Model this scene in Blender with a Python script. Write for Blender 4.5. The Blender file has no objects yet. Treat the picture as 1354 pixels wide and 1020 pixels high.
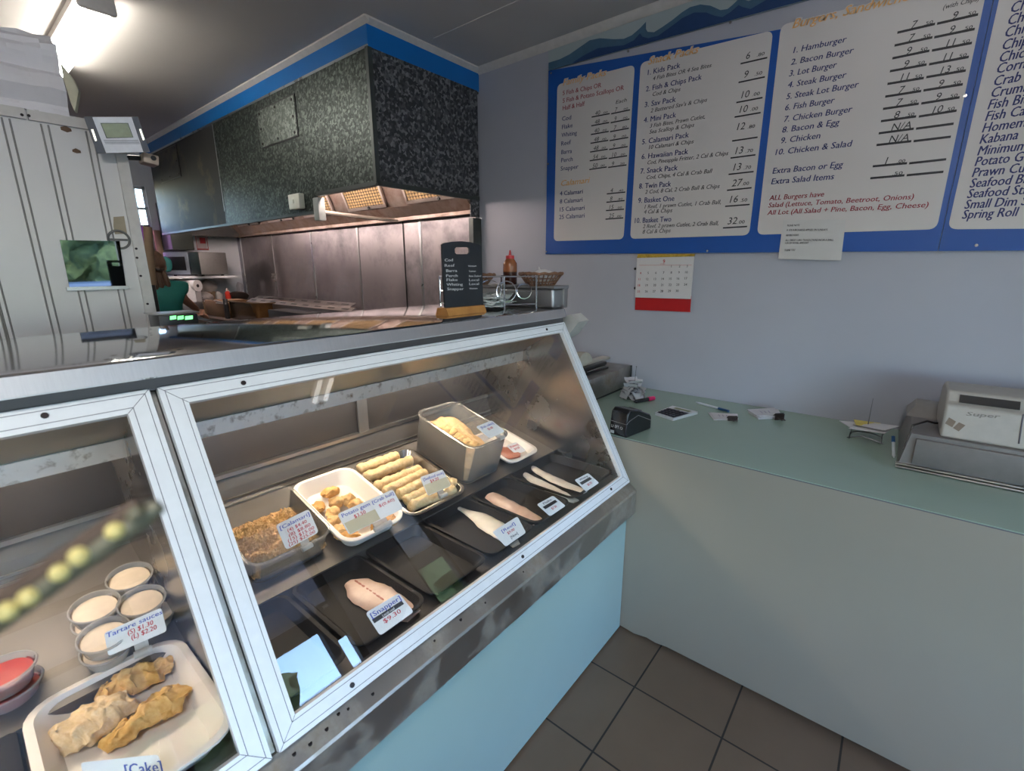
import bpy, bmesh, math, random
import numpy as np
from mathutils import Vector, Matrix, noise

random.seed(7)
SC = bpy.context.scene
COL = SC.collection

# ------------------------------------------------------------------ camera
YAW, PITCH, ROLL, FPX, EYE = -0.6856343, 0.24620572, 0.00220491, 619.83, 1.6
def cam_axes():
    ca, sa, cb, sb = math.cos(YAW), math.sin(YAW), math.cos(PITCH), math.sin(PITCH)
    f = np.array([sa*cb, ca*cb, -sb]); r = np.array([ca, -sa, 0.0]); d = np.cross(f, r)
    c, s = math.cos(ROLL), math.sin(ROLL)
    return np.array([r*c + d*s, -r*s + d*c, f])
AX = cam_axes()
CAM = np.array([0.0, 0.0, EYE])
cd = bpy.data.cameras.new('camera'); cam = bpy.data.objects.new('camera', cd); COL.objects.link(cam)
cd.sensor_fit = 'HORIZONTAL'; cd.sensor_width = 36.0; cd.lens = FPX/1354*36.0
cd.clip_start = 0.02; cd.clip_end = 400
mw = Matrix.Identity(4)
for i in range(3):
    mw[i][0] = AX[0][i]; mw[i][1] = -AX[1][i]; mw[i][2] = -AX[2][i]; mw[i][3] = CAM[i]
cam.matrix_world = mw
cd.dof.use_dof = True; cd.dof.focus_distance = 2.2; cd.dof.aperture_fstop = 5.6
SC.camera = cam

# ------------------------------------------------------------------ light and exposure
SC.view_settings.view_transform = 'Standard'; SC.view_settings.look = 'None'
SC.view_settings.gamma = 1.0; SC.view_settings.use_curve_mapping = False
SC.view_settings.exposure = 0.36
SC.cycles.use_denoising = True
SC.cycles.max_bounces = 10; SC.cycles.diffuse_bounces = 5; SC.cycles.glossy_bounces = 5
SC.cycles.transmission_bounces = 8; SC.cycles.transparent_max_bounces = 16
SC.cycles.caustics_reflective = False; SC.cycles.caustics_refractive = False
SC.cycles.sample_clamp_indirect = 6.0
SKY_STRENGTH, SUN_STRENGTH = 2.7, 12.0
TUBE_KITCHEN, TUBE_SHOP, TUBE_HOOD, TUBE_CASE = 26.0, 4.0, 62.0, 60.0
TUBE_ADDED = 118.0  # strength of the added batten behind the camera
world = bpy.data.worlds.new('sky'); SC.world = world; world.use_nodes = True
wn = world.node_tree; bg = wn.nodes['Background']
sky = wn.nodes.new('ShaderNodeTexSky'); sky.sky_type = 'NISHITA'; sky.sun_disc = False
sky.sun_elevation = math.radians(48); sky.sun_rotation = math.radians(250); sky.dust_density = 0.6
wb = wn.nodes.new('ShaderNodeMixRGB'); wb.blend_type = 'MULTIPLY'; wb.inputs[0].default_value = 1; wb.inputs[2].default_value = (.70, .79, .95, 1)
wn.links.new(sky.outputs[0], wb.inputs[1]); wn.links.new(wb.outputs[0], bg.inputs[0]); bg.inputs[1].default_value = SKY_STRENGTH
sl = bpy.data.lights.new('sun', 'SUN'); sl.energy = SUN_STRENGTH; sl.angle = 0.01; sl.color = (1.0, .95, .86)
so = bpy.data.objects.new('sun', sl); COL.objects.link(so)
so.rotation_euler = Vector((-.62, .25, .75)).to_track_quat('Z', 'Y').to_euler()

# ------------------------------------------------------------------ pixel -> point helpers
def ray(x, y): return AX.T @ np.array([(x-677)/FPX, (y-510)/FPX, 1.0])
def at_z(x, y, z): r = ray(x, y); return Vector(CAM + r*(z-EYE)/r[2])
def at_y(x, y, Y): r = ray(x, y); return Vector(CAM + r*Y/r[1])
def at_x(x, y, X): r = ray(x, y); return Vector(CAM + r*X/r[0])
def at_d(x, y, d): r = ray(x, y); return Vector(CAM + r*d)
def at_plane(x, y, P, n):
    r = Vector(ray(x, y)); c = Vector(CAM); n = Vector(n)
    return c + r*((Vector(P)-c).dot(n)/r.dot(n))

# ------------------------------------------------------------------ materials
MATS = {}
def nodes_of(name):
    m = bpy.data.materials.new(name); m.use_nodes = True; nt = m.node_tree
    return m, nt, nt.nodes['Principled BSDF']
def coords(nt, scale=(1, 1, 1), loc=(0, 0, 0), kind='Object'):
    tc = nt.nodes.new('ShaderNodeTexCoord'); mp = nt.nodes.new('ShaderNodeMapping')
    mp.inputs['Scale'].default_value = scale; mp.inputs['Location'].default_value = loc
    nt.links.new(tc.outputs[kind], mp.inputs[0]); return mp.outputs[0]
def ramp(nt, fac, stops):
    r = nt.nodes.new('ShaderNodeValToRGB'); e = r.color_ramp.elements
    while len(e) < len(stops): e.new(.5)
    for el, (p, c) in zip(e, stops):
        el.position = p; el.color = (*c, 1) if len(c) == 3 else c
    nt.links.new(fac, r.inputs[0]); return r.outputs[0]
def noise_tex(nt, vec, scale, detail=4, rough=.55):
    n = nt.nodes.new('ShaderNodeTexNoise'); n.inputs['Scale'].default_value = scale
    n.inputs['Detail'].default_value = detail; n.inputs['Roughness'].default_value = rough
    nt.links.new(vec, n.inputs['Vector']); return n.outputs['Fac']
def bump(nt, p, fac, strength=.2, dist=.002):
    b = nt.nodes.new('ShaderNodeBump'); b.inputs['Strength'].default_value = strength
    b.inputs['Distance'].default_value = dist; nt.links.new(fac, b.inputs['Height'])
    nt.links.new(b.outputs[0], p.inputs['Normal'])
def mat(name, col, rough=.5, metal=0.0, vary=.06, scale=30, bmp=0.0, bdist=.002, stretch=(1, 1, 1), spec=.5, sss=0.0):
    """plain painted / plastic / metal surface with a little procedural variation"""
    if name in MATS: return MATS[name]
    m, nt, p = nodes_of(name)
    v = coords(nt, stretch); f = noise_tex(nt, v, scale)
    lo = tuple(max(0, c*(1-vary)) for c in col); hi = tuple(min(1, c*(1+vary)) for c in col)
    nt.links.new(ramp(nt, f, [(.3, lo), (.7, hi)]), p.inputs['Base Color'])
    p.inputs['Roughness'].default_value = rough; p.inputs['Metallic'].default_value = metal
    p.inputs['Specular IOR Level'].default_value = spec
    if sss:
        p.inputs['Subsurface Weight'].default_value = sss; p.inputs['Subsurface Radius'].default_value = (.02, .012, .008)
        p.inputs['Subsurface Scale'].default_value = .4
    if bmp: bump(nt, p, f, bmp, bdist)
    MATS[name] = m; return m
def steel(name, col=(.55, .54, .53), rough=.28, stretch=(1, 1, 1), scale=8, rv=.12, bmp=.05, dirt=0.0, dirtcol=(.16, .10, .06), dscale=3):
    if name in MATS: return MATS[name]
    m, nt, p = nodes_of(name); v = coords(nt, stretch)
    f = noise_tex(nt, v, scale, 6, .6)
    mr = nt.nodes.new('ShaderNodeMapRange'); mr.inputs['To Min'].default_value = max(.02, rough-rv); mr.inputs['To Max'].default_value = rough+rv
    nt.links.new(f, mr.inputs[0]); nt.links.new(mr.outputs[0], p.inputs['Roughness'])
    base = ramp(nt, f, [(.25, tuple(c*.88 for c in col)), (.75, col)])
    if dirt:
        d = noise_tex(nt, coords(nt), dscale, 5, .65)
        k = ramp(nt, d, [(.62-dirt*.25, (0, 0, 0)), (.72, (1, 1, 1))])
        mx = nt.nodes.new('ShaderNodeMixRGB'); nt.links.new(k, mx.inputs[0]); nt.links.new(base, mx.inputs[1])
        mx.inputs[2].default_value = (*dirtcol, 1); base = mx.outputs[0]
        inv = nt.nodes.new('ShaderNodeMath'); inv.operation = 'SUBTRACT'; inv.inputs[0].default_value = 1
        nt.links.new(k, inv.inputs[1]); nt.links.new(inv.outputs[0], p.inputs['Metallic'])
    else: p.inputs['Metallic'].default_value = 1.0
    nt.links.new(base, p.inputs['Base Color'])
    if bmp: bump(nt, p, f, bmp, .001)
    MATS[name] = m; return m
def spangle(name, a, b, c, scale=55, rough=.42, metal=.75):
    """galvanised sheet with zinc spangles"""
    if name in MATS: return MATS[name]
    m, nt, p = nodes_of(name); v = coords(nt)
    vo = nt.nodes.new('ShaderNodeTexVoronoi'); vo.inputs['Scale'].default_value = scale; vo.inputs['Randomness'].default_value = 1
    dn = noise_tex(nt, v, scale*.6, 3); ad = nt.nodes.new('ShaderNodeVectorMath'); ad.operation = 'ADD'
    sc = nt.nodes.new('ShaderNodeVectorMath'); sc.operation = 'SCALE'; sc.inputs['Scale'].default_value = .03
    cmb = nt.nodes.new('ShaderNodeCombineXYZ')
    for i in range(3): nt.links.new(dn, cmb.inputs[i])
    nt.links.new(cmb.outputs[0], sc.inputs[0]); nt.links.new(v, ad.inputs[0]); nt.links.new(sc.outputs[0], ad.inputs[1])
    nt.links.new(ad.outputs[0], vo.inputs['Vector'])
    sep = nt.nodes.new('ShaderNodeSeparateColor'); nt.links.new(vo.outputs['Color'], sep.inputs[0])
    nt.links.new(ramp(nt, sep.outputs[0], [(.25, a), (.62, b), (.95, c)]), p.inputs['Base Color'])
    p.inputs['Metallic'].default_value = metal; p.inputs['Roughness'].default_value = rough
    MATS[name] = m; return m
def glow(name, col, strength):
    if name in MATS: return MATS[name]
    m, nt, p = nodes_of(name); p.inputs['Base Color'].default_value = (.9, .9, .9, 1)
    p.inputs['Emission Color'].default_value = (*col, 1); p.inputs['Emission Strength'].default_value = strength
    MATS[name] = m; return m
def pane_glass(name, tint=(.93, .97, .95), rough=0.0, boost=1.0):
    """clear sheet glass: see-through with a Fresnel mirror on top"""
    if name in MATS: return MATS[name]
    m = bpy.data.materials.new(name); m.use_nodes = True; nt = m.node_tree; nt.nodes.clear()
    out = nt.nodes.new('ShaderNodeOutputMaterial'); mx = nt.nodes.new('ShaderNodeMixShader')
    tr = nt.nodes.new('ShaderNodeBsdfTransparent'); gl = nt.nodes.new('ShaderNodeBsdfGlossy')
    tr.inputs[0].default_value = (*tint, 1); gl.inputs['Roughness'].default_value = rough
    fr = nt.nodes.new('ShaderNodeFresnel'); ge = nt.nodes.new('ShaderNodeNewGeometry')
    ior = nt.nodes.new('ShaderNodeMapRange'); ior.inputs['To Min'].default_value = 1.5; ior.inputs['To Max'].default_value = 1/1.5   # same sheet from either face
    nt.links.new(ge.outputs['Backfacing'], ior.inputs[0]); nt.links.new(ior.outputs[0], fr.inputs[0])
    mu = nt.nodes.new('ShaderNodeMath'); mu.operation = 'MULTIPLY'; mu.inputs[1].default_value = boost; mu.use_clamp = True
    nt.links.new(fr.outputs[0], mu.inputs[0]); nt.links.new(mu.outputs[0], mx.inputs[0])
    nt.links.new(tr.outputs[0], mx.inputs[1]); nt.links.new(gl.outputs[0], mx.inputs[2]); nt.links.new(mx.outputs[0], out.inputs[0])
    MATS[name] = m; return m
def cloudy_plastic(name, col=(.86, .86, .85), clear=.55):
    """milky polypropylene: part clear, part scattering, faint gloss"""
    if name in MATS: return MATS[name]
    m = bpy.data.materials.new(name); m.use_nodes = True; nt = m.node_tree; nt.nodes.clear()
    out = nt.nodes.new('ShaderNodeOutputMaterial')
    tr = nt.nodes.new('ShaderNodeBsdfTransparent'); tr.inputs[0].default_value = (.97, .97, .96, 1)
    di = nt.nodes.new('ShaderNodeBsdfDiffuse'); di.inputs[0].default_value = (*col, 1)
    tl = nt.nodes.new('ShaderNodeBsdfTranslucent'); tl.inputs[0].default_value = (*col, 1)
    gl = nt.nodes.new('ShaderNodeBsdfGlossy'); gl.inputs['Roughness'].default_value = .22
    a = nt.nodes.new('ShaderNodeMixShader'); a.inputs[0].default_value = .5
    b = nt.nodes.new('ShaderNodeMixShader'); c = nt.nodes.new('ShaderNodeMixShader')
    n = noise_tex(nt, coords(nt), 25, 3)
    mr = nt.nodes.new('ShaderNodeMapRange'); mr.inputs['To Min'].default_value = 1-clear-.06; mr.inputs['To Max'].default_value = 1-clear+.06
    nt.links.new(n, mr.inputs[0]); nt.links.new(mr.outputs[0], b.inputs[0])
    fr = nt.nodes.new('ShaderNodeLayerWeight'); fr.inputs[0].default_value = .18
    nt.links.new(di.outputs[0], a.inputs[1]); nt.links.new(tl.outputs[0], a.inputs[2])
    nt.links.new(tr.outputs[0], b.inputs[1]); nt.links.new(a.outputs[0], b.inputs[2])
    nt.links.new(fr.outputs[0], c.inputs[0]); nt.links.new(b.outputs[0], c.inputs[1]); nt.links.new(gl.outputs[0], c.inputs[2])
    nt.links.new(c.outputs[0], out.inputs[0]); MATS[name] = m; return m
def food(name, lo, hi, scale=60, bmp=.5, bdist=.003, rough=.6, spots=None, sss=.08, mid=None):
    if name in MATS: return MATS[name]
    m, nt, p = nodes_of(name); v = coords(nt); f = noise_tex(nt, v, scale, 8, .7)
    st = [(.32, lo), (.68, hi)] if mid is None else [(.28, lo), (.5, mid), (.7, hi)]
    base = ramp(nt, f, st)
    if spots:
        d = noise_tex(nt, v, scale*1.7, 3); k = ramp(nt, d, [(.64, (0, 0, 0)), (.72, (1, 1, 1))])
        mx = nt.nodes.new('ShaderNodeMixRGB'); nt.links.new(k, mx.inputs[0]); nt.links.new(base, mx.inputs[1])
        mx.inputs[2].default_value = (*spots, 1); base = mx.outputs[0]
    nt.links.new(base, p.inputs['Base Color']); p.inputs['Roughness'].default_value = rough
    if sss:
        p.inputs['Subsurface Weight'].default_value = sss; p.inputs['Subsurface Radius'].default_value = (.01, .006, .003)
    if bmp: bump(nt, p, f, bmp, bdist)
    MATS[name] = m; return m

# ------------------------------------------------------------------ mesh builder
TEXT = {}
def text_geo(s, bold=0.0):
    """flat letter shapes of a string: verts (x, y), faces, width, cap height"""
    key = (s, bold)
    if key in TEXT: return TEXT[key]
    cu = bpy.data.curves.new('t', 'FONT'); cu.body = s; cu.size = 1; cu.resolution_u = 2; cu.fill_mode = 'FRONT'; cu.offset = bold
    o = bpy.data.objects.new('t', cu); COL.objects.link(o)
    dg = bpy.context.evaluated_depsgraph_get(); dg.update()
    me = o.evaluated_get(dg).to_mesh()
    v = [(w.co.x, w.co.y) for w in me.vertices]; f = [tuple(p.vertices) for p in me.polygons]
    o.evaluated_get(dg).to_mesh_clear(); bpy.data.objects.remove(o); bpy.data.curves.remove(cu)
    x0 = min((q[0] for q in v), default=0); x1 = max((q[0] for q in v), default=1)
    TEXT[key] = ([(a-x0, b) for a, b in v], f, max(1e-4, x1-x0)); return TEXT[key]

class MB:
    def __init__(s): s.v = []; s.f = []; s.mi = []; s.m = 0
    def add(s, vs, fs, m=None):
        b = len(s.v); s.v += [Vector(q) for q in vs]; s.f += [tuple(b+i for i in f) for f in fs]
        s.mi += [s.m if m is None else m]*len(fs); return s
    def box(s, x0, x1, y0, y1, z0, z1, bev=0.0, seg=2, rot=None, about=None, m=None):
        if x0 > x1: x0, x1 = x1, x0
        if y0 > y1: y0, y1 = y1, y0
        if z0 > z1: z0, z1 = z1, z0
        bm = bmesh.new(); bmesh.ops.create_cube(bm, size=1)
        for v in bm.verts: v.co = Vector(((x0+x1)/2+v.co.x*(x1-x0), (y0+y1)/2+v.co.y*(y1-y0), (z0+z1)/2+v.co.z*(z1-z0)))
        if bev:
            bmesh.ops.bevel(bm, geom=bm.edges[:], offset=min(bev, .49*min(x1-x0, y1-y0, z1-z0)), segments=seg, affect='EDGES', profile=.5)
        if rot is not None:
            c = Vector(about) if about is not None else Vector(((x0+x1)/2, (y0+y1)/2, (z0+z1)/2))
            for v in bm.verts: v.co = c + rot @ (v.co-c)
        bm.verts.index_update(); s.add([v.co.copy() for v in bm.verts], [tuple(v.index for v in f.verts) for f in bm.faces], m); bm.free(); return s
    def hexa(s, p, m=None):  # 8 corners: bottom 4, top 4
        return s.add(p, [(3, 2, 1, 0), (4, 5, 6, 7), (0, 1, 5, 4), (1, 2, 6, 5), (2, 3, 7, 6), (3, 0, 4, 7)], m)
    def prism(s, poly, off, m=None):
        n = len(poly); o = Vector(off); P = [Vector(q) for q in poly]
        return s.add(P+[q+o for q in P], [tuple(range(n-1, -1, -1)), tuple(range(n, 2*n))]+[(i, (i+1) % n, n+(i+1) % n, n+i) for i in range(n)], m)
    def loft(s, rings, cap0=True, cap1=True, closed=True, m=None):
        n = len(rings[0]); vs = [q for r in rings for q in r]; fs = []
        for k in range(len(rings)-1):
            for i in range(n if closed else n-1):
                j = (i+1) % n; fs.append((k*n+i, k*n+j, (k+1)*n+j, (k+1)*n+i))
        if cap0: fs.append(tuple(range(n-1, -1, -1)))
        if cap1: fs.append(tuple((len(rings)-1)*n+i for i in range(n)))
        return s.add(vs, fs, m)
    def tube(s, pts, r, n=10, caps=True, m=None, flat=1.0):
        P = [Vector(q) for q in pts]; R = r if hasattr(r, '__len__') else [r]*len(P); rings = []; prev = None
        for i, q in enumerate(P):
            t = (P[min(i+1, len(P)-1)]-P[max(i-1, 0)]).normalized()
            if prev is None:
                a = t.cross(Vector((0, 0, 1)) if abs(t.z) < .95 else Vector((1, 0, 0))).normalized()
            else: a = (prev - t*prev.dot(t)).normalized()
            prev = a; b = t.cross(a)
            rings.append([q + (a*math.cos(2*math.pi*k/n) + b*math.sin(2*math.pi*k/n)*flat)*R[i] for k in range(n)])
        return s.loft(rings, caps, caps, m=m)
    def lathe(s, prof, c=(0, 0, 0), n=24, caps=True, m=None):
        c = Vector(c); rings = [[c+Vector((r*math.cos(2*math.pi*k/n), r*math.sin(2*math.pi*k/n), z)) for k in range(n)] for r, z in prof]
        return s.loft(rings, caps, caps, m=m)
    def blob(s, c, rad, sub=2, amp=.15, freq=20, seed=0, rot=None, m=None):
        bm = bmesh.new(); bmesh.ops.create_icosphere(bm, subdivisions=sub, radius=1)
        c = Vector(c); R = Vector(rad)
        for v in bm.verts:
            d = v.co.copy(); q = Vector((d.x*R.x, d.y*R.y, d.z*R.z))
            k = 1+amp*noise.noise(q*freq+Vector((seed*7.3, seed*3.1, seed*1.7)))
            k += amp*.5*noise.noise(q*freq*2.7+Vector((seed, 0, 0)))
            q *= k; v.co = c + (rot @ q if rot is not None else q)
        s.add([v.co.copy() for v in bm.verts], [tuple(v.index for v in f.verts) for f in bm.faces], m); bm.free(); return s
    def quad(s, a, b, c, d, m=None): return s.add([a, b, c, d], [(0, 1, 2, 3)], m)
    def text(s, st, A, B, up, h, m, shear=0.0, fit=True, bold=.030):
        v, f, w = text_geo(st, bold if bold > .05 else 0.0); A = Vector(A); B = Vector(B); d = B-A
        if not fit: d = d.normalized()*w*h/.73
        d1 = d/w; u = Vector(up)*(h/.73); du = d.normalized()*(h/.73)*shear
        s.add([A+d1*x+u*y+du*y for x, y in v], f, m)
        if 0 < bold < .05:      # a second, slightly shifted stroke makes the letters bolder
            e = d.normalized()*(h*bold/.73); n = d.cross(Vector(up)).normalized()*.00025
            s.add([A+d1*x+u*y+du*y+e+n for x, y in v], f, m)
        return s
    def build(s, name, mats, parent=None, smooth=35, local=False):
        me = bpy.data.meshes.new(name); vs = s.v
        if parent is not None and not local:
            inv = world_of(parent).inverted(); vs = [inv @ q for q in vs]
        me.from_pydata([tuple(q) for q in vs], [], s.f)
        if not isinstance(mats, (list, tuple)): mats = [mats]
        for q in mats: me.materials.append(q)
        me.polygons.foreach_set('material_index', s.mi)
        if smooth:
            me.polygons.foreach_set('use_smooth', [True]*len(me.polygons)); me.set_sharp_from_angle(angle=math.radians(smooth))
        bm = bmesh.new(); bm.from_mesh(me); bmesh.ops.recalc_face_normals(bm, faces=bm.faces[:]); bm.to_mesh(me); bm.free()
        me.update(); o = bpy.data.objects.new(name, me); COL.objects.link(o)
        if parent is not None: o.parent = parent
        return o
def world_of(o):
    m = o.matrix_basis.copy(); p = o.parent
    while p is not None: m = p.matrix_basis @ m; p = p.parent
    return m
def tag(o, label, cat, group=None, kind=None):
    o['label'] = label; o['category'] = cat
    if group: o['group'] = group
    if kind: o['kind'] = kind
    return o
def thing(name, label, cat, loc=(0, 0, 0), rz=0.0, group=None):
    o = bpy.data.objects.new(name, None); COL.objects.link(o); o.empty_display_size = .05
    o.location = loc; o.rotation_euler = (0, 0, rz); return tag(o, label, cat, group)
def struct(o, label=None):
    o['kind'] = 'structure'
    if label: o['label'] = label
    return o
def lab(o, label): o['label'] = label; return o
def dup(root, loc=None, rz=None, label=None, group=None):
    r = root.copy(); COL.objects.link(r)
    if loc is not None: r.location = loc
    if rz is not None: r.rotation_euler = (0, 0, rz)
    if label: r['label'] = label
    if group: r['group'] = group
    for ch in list(root.children):
        c = ch.copy(); COL.objects.link(c); c.parent = r
        for g in ch.children:
            e = g.copy(); COL.objects.link(e); e.parent = c
    return r
def rrect(cx, cy, hx, hy, r, z, n=5):
    r = min(r, hx*.999, hy*.999); out = []
    for qx, qy, a0 in ((1, 1, 0), (-1, 1, 90), (-1, -1, 180), (1, -1, 270)):
        for k in range(n+1):
            a = math.radians(a0+90*k/n); out.append(Vector((cx+qx*(hx-r)+r*math.cos(a), cy+qy*(hy-r)+r*math.sin(a), z)))
    return out
def tub(mb, x0, x1, y0, y1, zb, zt, r=.03, wall=.004, flare=.9, lip=.008, liph=.006, m=None):
    """open rectangular container: tapered outside, rolled lip, inside wall and floor"""
    cx, cy, hx, hy = (x0+x1)/2, (y0+y1)/2, abs(x1-x0)/2, abs(y1-y0)/2
    ex, ey = hx-lip, hy-lip; bx, by = ex*flare if ex < ey else ex-ey*(1-flare), ey*flare if ey <= ex else ey-ex*(1-flare)
    rings = [rrect(cx, cy, bx-.01, by-.01, r*.8, zb), rrect(cx, cy, bx-.002, by-.002, r*.8, zb+.003), rrect(cx, cy, bx, by, r*.9, zb+.008),
             rrect(cx, cy, ex, ey, r, zt-liph), rrect(cx, cy, hx, hy, r+lip, zt-liph), rrect(cx, cy, hx, hy, r+lip, zt-.001), rrect(cx, cy, hx-.002, hy-.002, r+lip, zt),
             rrect(cx, cy, ex-wall+.002, ey-wall+.002, r, zt), rrect(cx, cy, ex-wall, ey-wall, r, zt-.004), rrect(cx, cy, bx-wall, by-wall, r*.9, zb+.012),
             rrect(cx, cy, bx-wall-.006, by-wall-.006, r*.8, zb+wall)]
    return mb.loft(rings, True, True, m=m)
def fillet(mb, A, B, w, t, prof, n=26, k=14, bend=0.0, seed=0, crease=.25, m=None):
    """a fish fillet from A to B: flattened, tapering along its own width profile"""
    A, B = Vector(A), Vector(B); d = (B-A); L = d.length; d.normalize(); side = Vector((0, 0, 1)).cross(d); up = d.cross(side); rings = []
    for i in range(n+1):
        u = i/n; x = u*(len(prof)-1); j = min(int(x), len(prof)-2); q = prof[j]*(1-(x-j))+prof[j+1]*(x-j)
        c = A + d*(L*u) + side*(bend*math.sin(math.pi*u)*L) + side*(.006*noise.noise(Vector((u*5, seed, 0))))
        hw = w*q*.5*(1+.10*noise.noise(Vector((u*9, seed+4, 1)))); ht = t*(q**.6)
        ring = []
        for a in range(k):
            an = 2*math.pi*a/k; x2 = math.cos(an); y2 = math.sin(an)
            z2 = (y2 if y2 > 0 else y2*.12)*(1-crease*math.exp(-(x2/.22)**2)*(1 if y2 > 0 else 0))
            p = c + side*(x2*hw) + up*(z2*ht)
            ring.append(p + up*(.0014*noise.noise(p*120+Vector((seed, 0, 0)))))
        rings.append(ring)
    return mb.loft(rings, m=m)
# ------------------------------------------------------------------ the room
YW, ZC, XF, XK, YR = 2.555, 2.86, 1.62, -6.5, -2.6      # menu wall, ceiling, street front, kitchen end wall, rear wall
M_wall = mat('pale blue grey wall paint', (.40, .405, .455), .5, vary=.03, scale=2.2, bmp=.04)
M_ceil = mat('cream ceiling paint', (.62, .575, .53), .75, vary=.03, scale=1.5)
M_trim = mat('off white trim paint', (.62, .58, .54), .5)
M_white = mat('white kitchen wall paint', (.74, .75, .78), .5, vary=.03, scale=2)
M_blue = mat('royal blue gloss paint', (.003, .15, .48), .35, vary=.08, scale=3)
M_dark = mat('black plastic', (.012, .012, .013), .35)
M_steel = steel('brushed stainless', (.60, .58, .56), .24, (1, 14, 1), 20, .08)
M_steel2 = steel('dull stainless', (.40, .39, .385), .36, (1, 1, 1), 9, .12)
M_alu = mat('satin white aluminium', (.76, .765, .78), .38, .05, .03, 40)
M_groove = mat('dark groove', (.10, .10, .12), .6)
M_screw = mat('dark screw', (.03, .022, .022), .4, .6)

def tile_mat():
    m, nt, p = nodes_of('brown ceramic floor tiles'); T = .3272
    v = coords(nt, (1, 1, 1), (.5776, -1.4627, 0))
    br = nt.nodes.new('ShaderNodeTexBrick'); br.offset = 0; br.squash = 1
    br.inputs['Scale'].default_value = 1; br.inputs['Brick Width'].default_value = T; br.inputs['Row Height'].default_value = T
    br.inputs['Mortar Size'].default_value = .0034; br.inputs['Mortar Smooth'].default_value = .1
    br.inputs['Color1'].default_value = (.15, .108, .075, 1); br.inputs['Color2'].default_value = (.165, .12, .084, 1)
    br.inputs['Mortar'].default_value = (.012, .011, .011, 1); nt.links.new(v, br.inputs['Vector'])
    f = noise_tex(nt, v, 3, 5); mx = nt.nodes.new('ShaderNodeMixRGB'); mx.blend_type = 'MULTIPLY'; mx.inputs[0].default_value = .6
    nt.links.new(br.outputs['Color'], mx.inputs[1]); nt.links.new(ramp(nt, f, [(.3, (.7, .68, .66)), (.7, (1, 1, 1))]), mx.inputs[2])
    nt.links.new(mx.outputs[0], p.inputs['Base Color']); p.inputs['Roughness'].default_value = .38
    return m
b = MB(); b.box(XK-.1, XF+.1, YR-.1, YW+.1, -.08, 0); struct(b.build('floor', tile_mat()))
b = MB(); b.box(XK-.1, XF+.1, YR-.1, YW+.1, ZC, ZC+.1); struct(b.build('ceiling', M_ceil))
b = MB(); b.box(-6.0, -.2, .40, .404, ZC-.004, ZC); b.box(-2.27, .9, 2.08, 2.084, ZC-.003, ZC); struct(b.build('trim_1', M_trim))
b = MB(); b.box(XK-.1, XF+.1, YW, YW+.1, 0, ZC); struct(b.build('wall_back', M_wall))
b = MB(); b.box(XK-.1, XF+.1, YR-.1, YR, 0, ZC); struct(b.build('wall_rear', M_wall))
# kitchen end wall with a small window
wy0, wy1, wz0, wz1 = 1.30, 1.70, 2.02, 2.46
b = MB()
b.box(XK-.1, XK, YR, wy0, 0, ZC); b.box(XK-.1, XK, wy1, YW, 0, ZC); b.box(XK-.1, XK, wy0, wy1, 0, wz0); b.box(XK-.1, XK, wy0, wy1, wz1, ZC)
struct(b.build('wall_left', M_white))
b = MB()
for y0, y1, z0, z1 in ((wy0, wy0+.03, wz0, wz1), (wy1-.03, wy1, wz0, wz1), (wy0, wy1, wz0, wz0+.03), (wy0, wy1, wz1-.03, wz1), (wy0, wy1, 2.22, 2.245), (1.60, 1.61, wz0, wz1)):
    b.box(XK-.06, XK-.02, y0, y1, z0, z1)
w = struct(b.build('window_1', M_alu))
b = MB(); b.box(XK-.045, XK-.04, wy0+.03, wy1-.03, wz0+.03, wz1-.03); lab(b.build('pane', pane_glass('window glass'), w), 'kitchen window pane')
# street front: doorway and glazing
fr = [(YR, -1.9, 0, ZC), (1.47, 2.10, 0, ZC), (2.46, YW, 0, ZC), (-1.9, 1.47, 2.5, ZC), (2.10, 2.46, 0, .95), (2.10, 2.46, 2.3, ZC), (-1.9, .42, 0, .5)]
b = MB()
for y0, y1, z0, z1 in fr: b.box(XF, XF+.12, y0, y1, z0, z1)
struct(b.build('wall_right', M_wall))
M_alub = mat('brown anodised aluminium', (.05, .04, .035), .4, .5)
b = MB()
for y0, y1, z0, z1 in ((-1.9, -1.85, .5, 2.5), (-.75, -.70, .5, 2.5), (.37, .42, 0, 2.5), (-1.9, .42, .5, .55), (-1.9, 1.47, 2.45, 2.5), (1.42, 1.47, 0, 2.5), (-1.9, 1.47, 2.1, 2.13)):
    b.box(XF+.02, XF+.08, y0, y1, z0, z1)
w = struct(b.build('window_2', M_alub))
for y0, y1 in ((-1.85, -.75), (-.70, .37)):
    b = MB(); b.box(XF+.045, XF+.05, y0, y1, .55, 2.1); b.build('pane', pane_glass('window glass'), w)
b = MB()
for y0, y1, z0, z1 in ((2.10, 2.13, .95, 2.3), (2.43, 2.46, .95, 2.3), (2.10, 2.46, .95, .98), (2.10, 2.46, 2.27, 2.3)): b.box(XF+.02, XF+.08, y0, y1, z0, z1)
w = struct(b.build('window_3', M_alub))
b = MB(); b.box(XF+.045, XF+.05, 2.13, 2.43, .98, 2.27); b.build('pane', pane_glass('window glass'), w)
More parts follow.
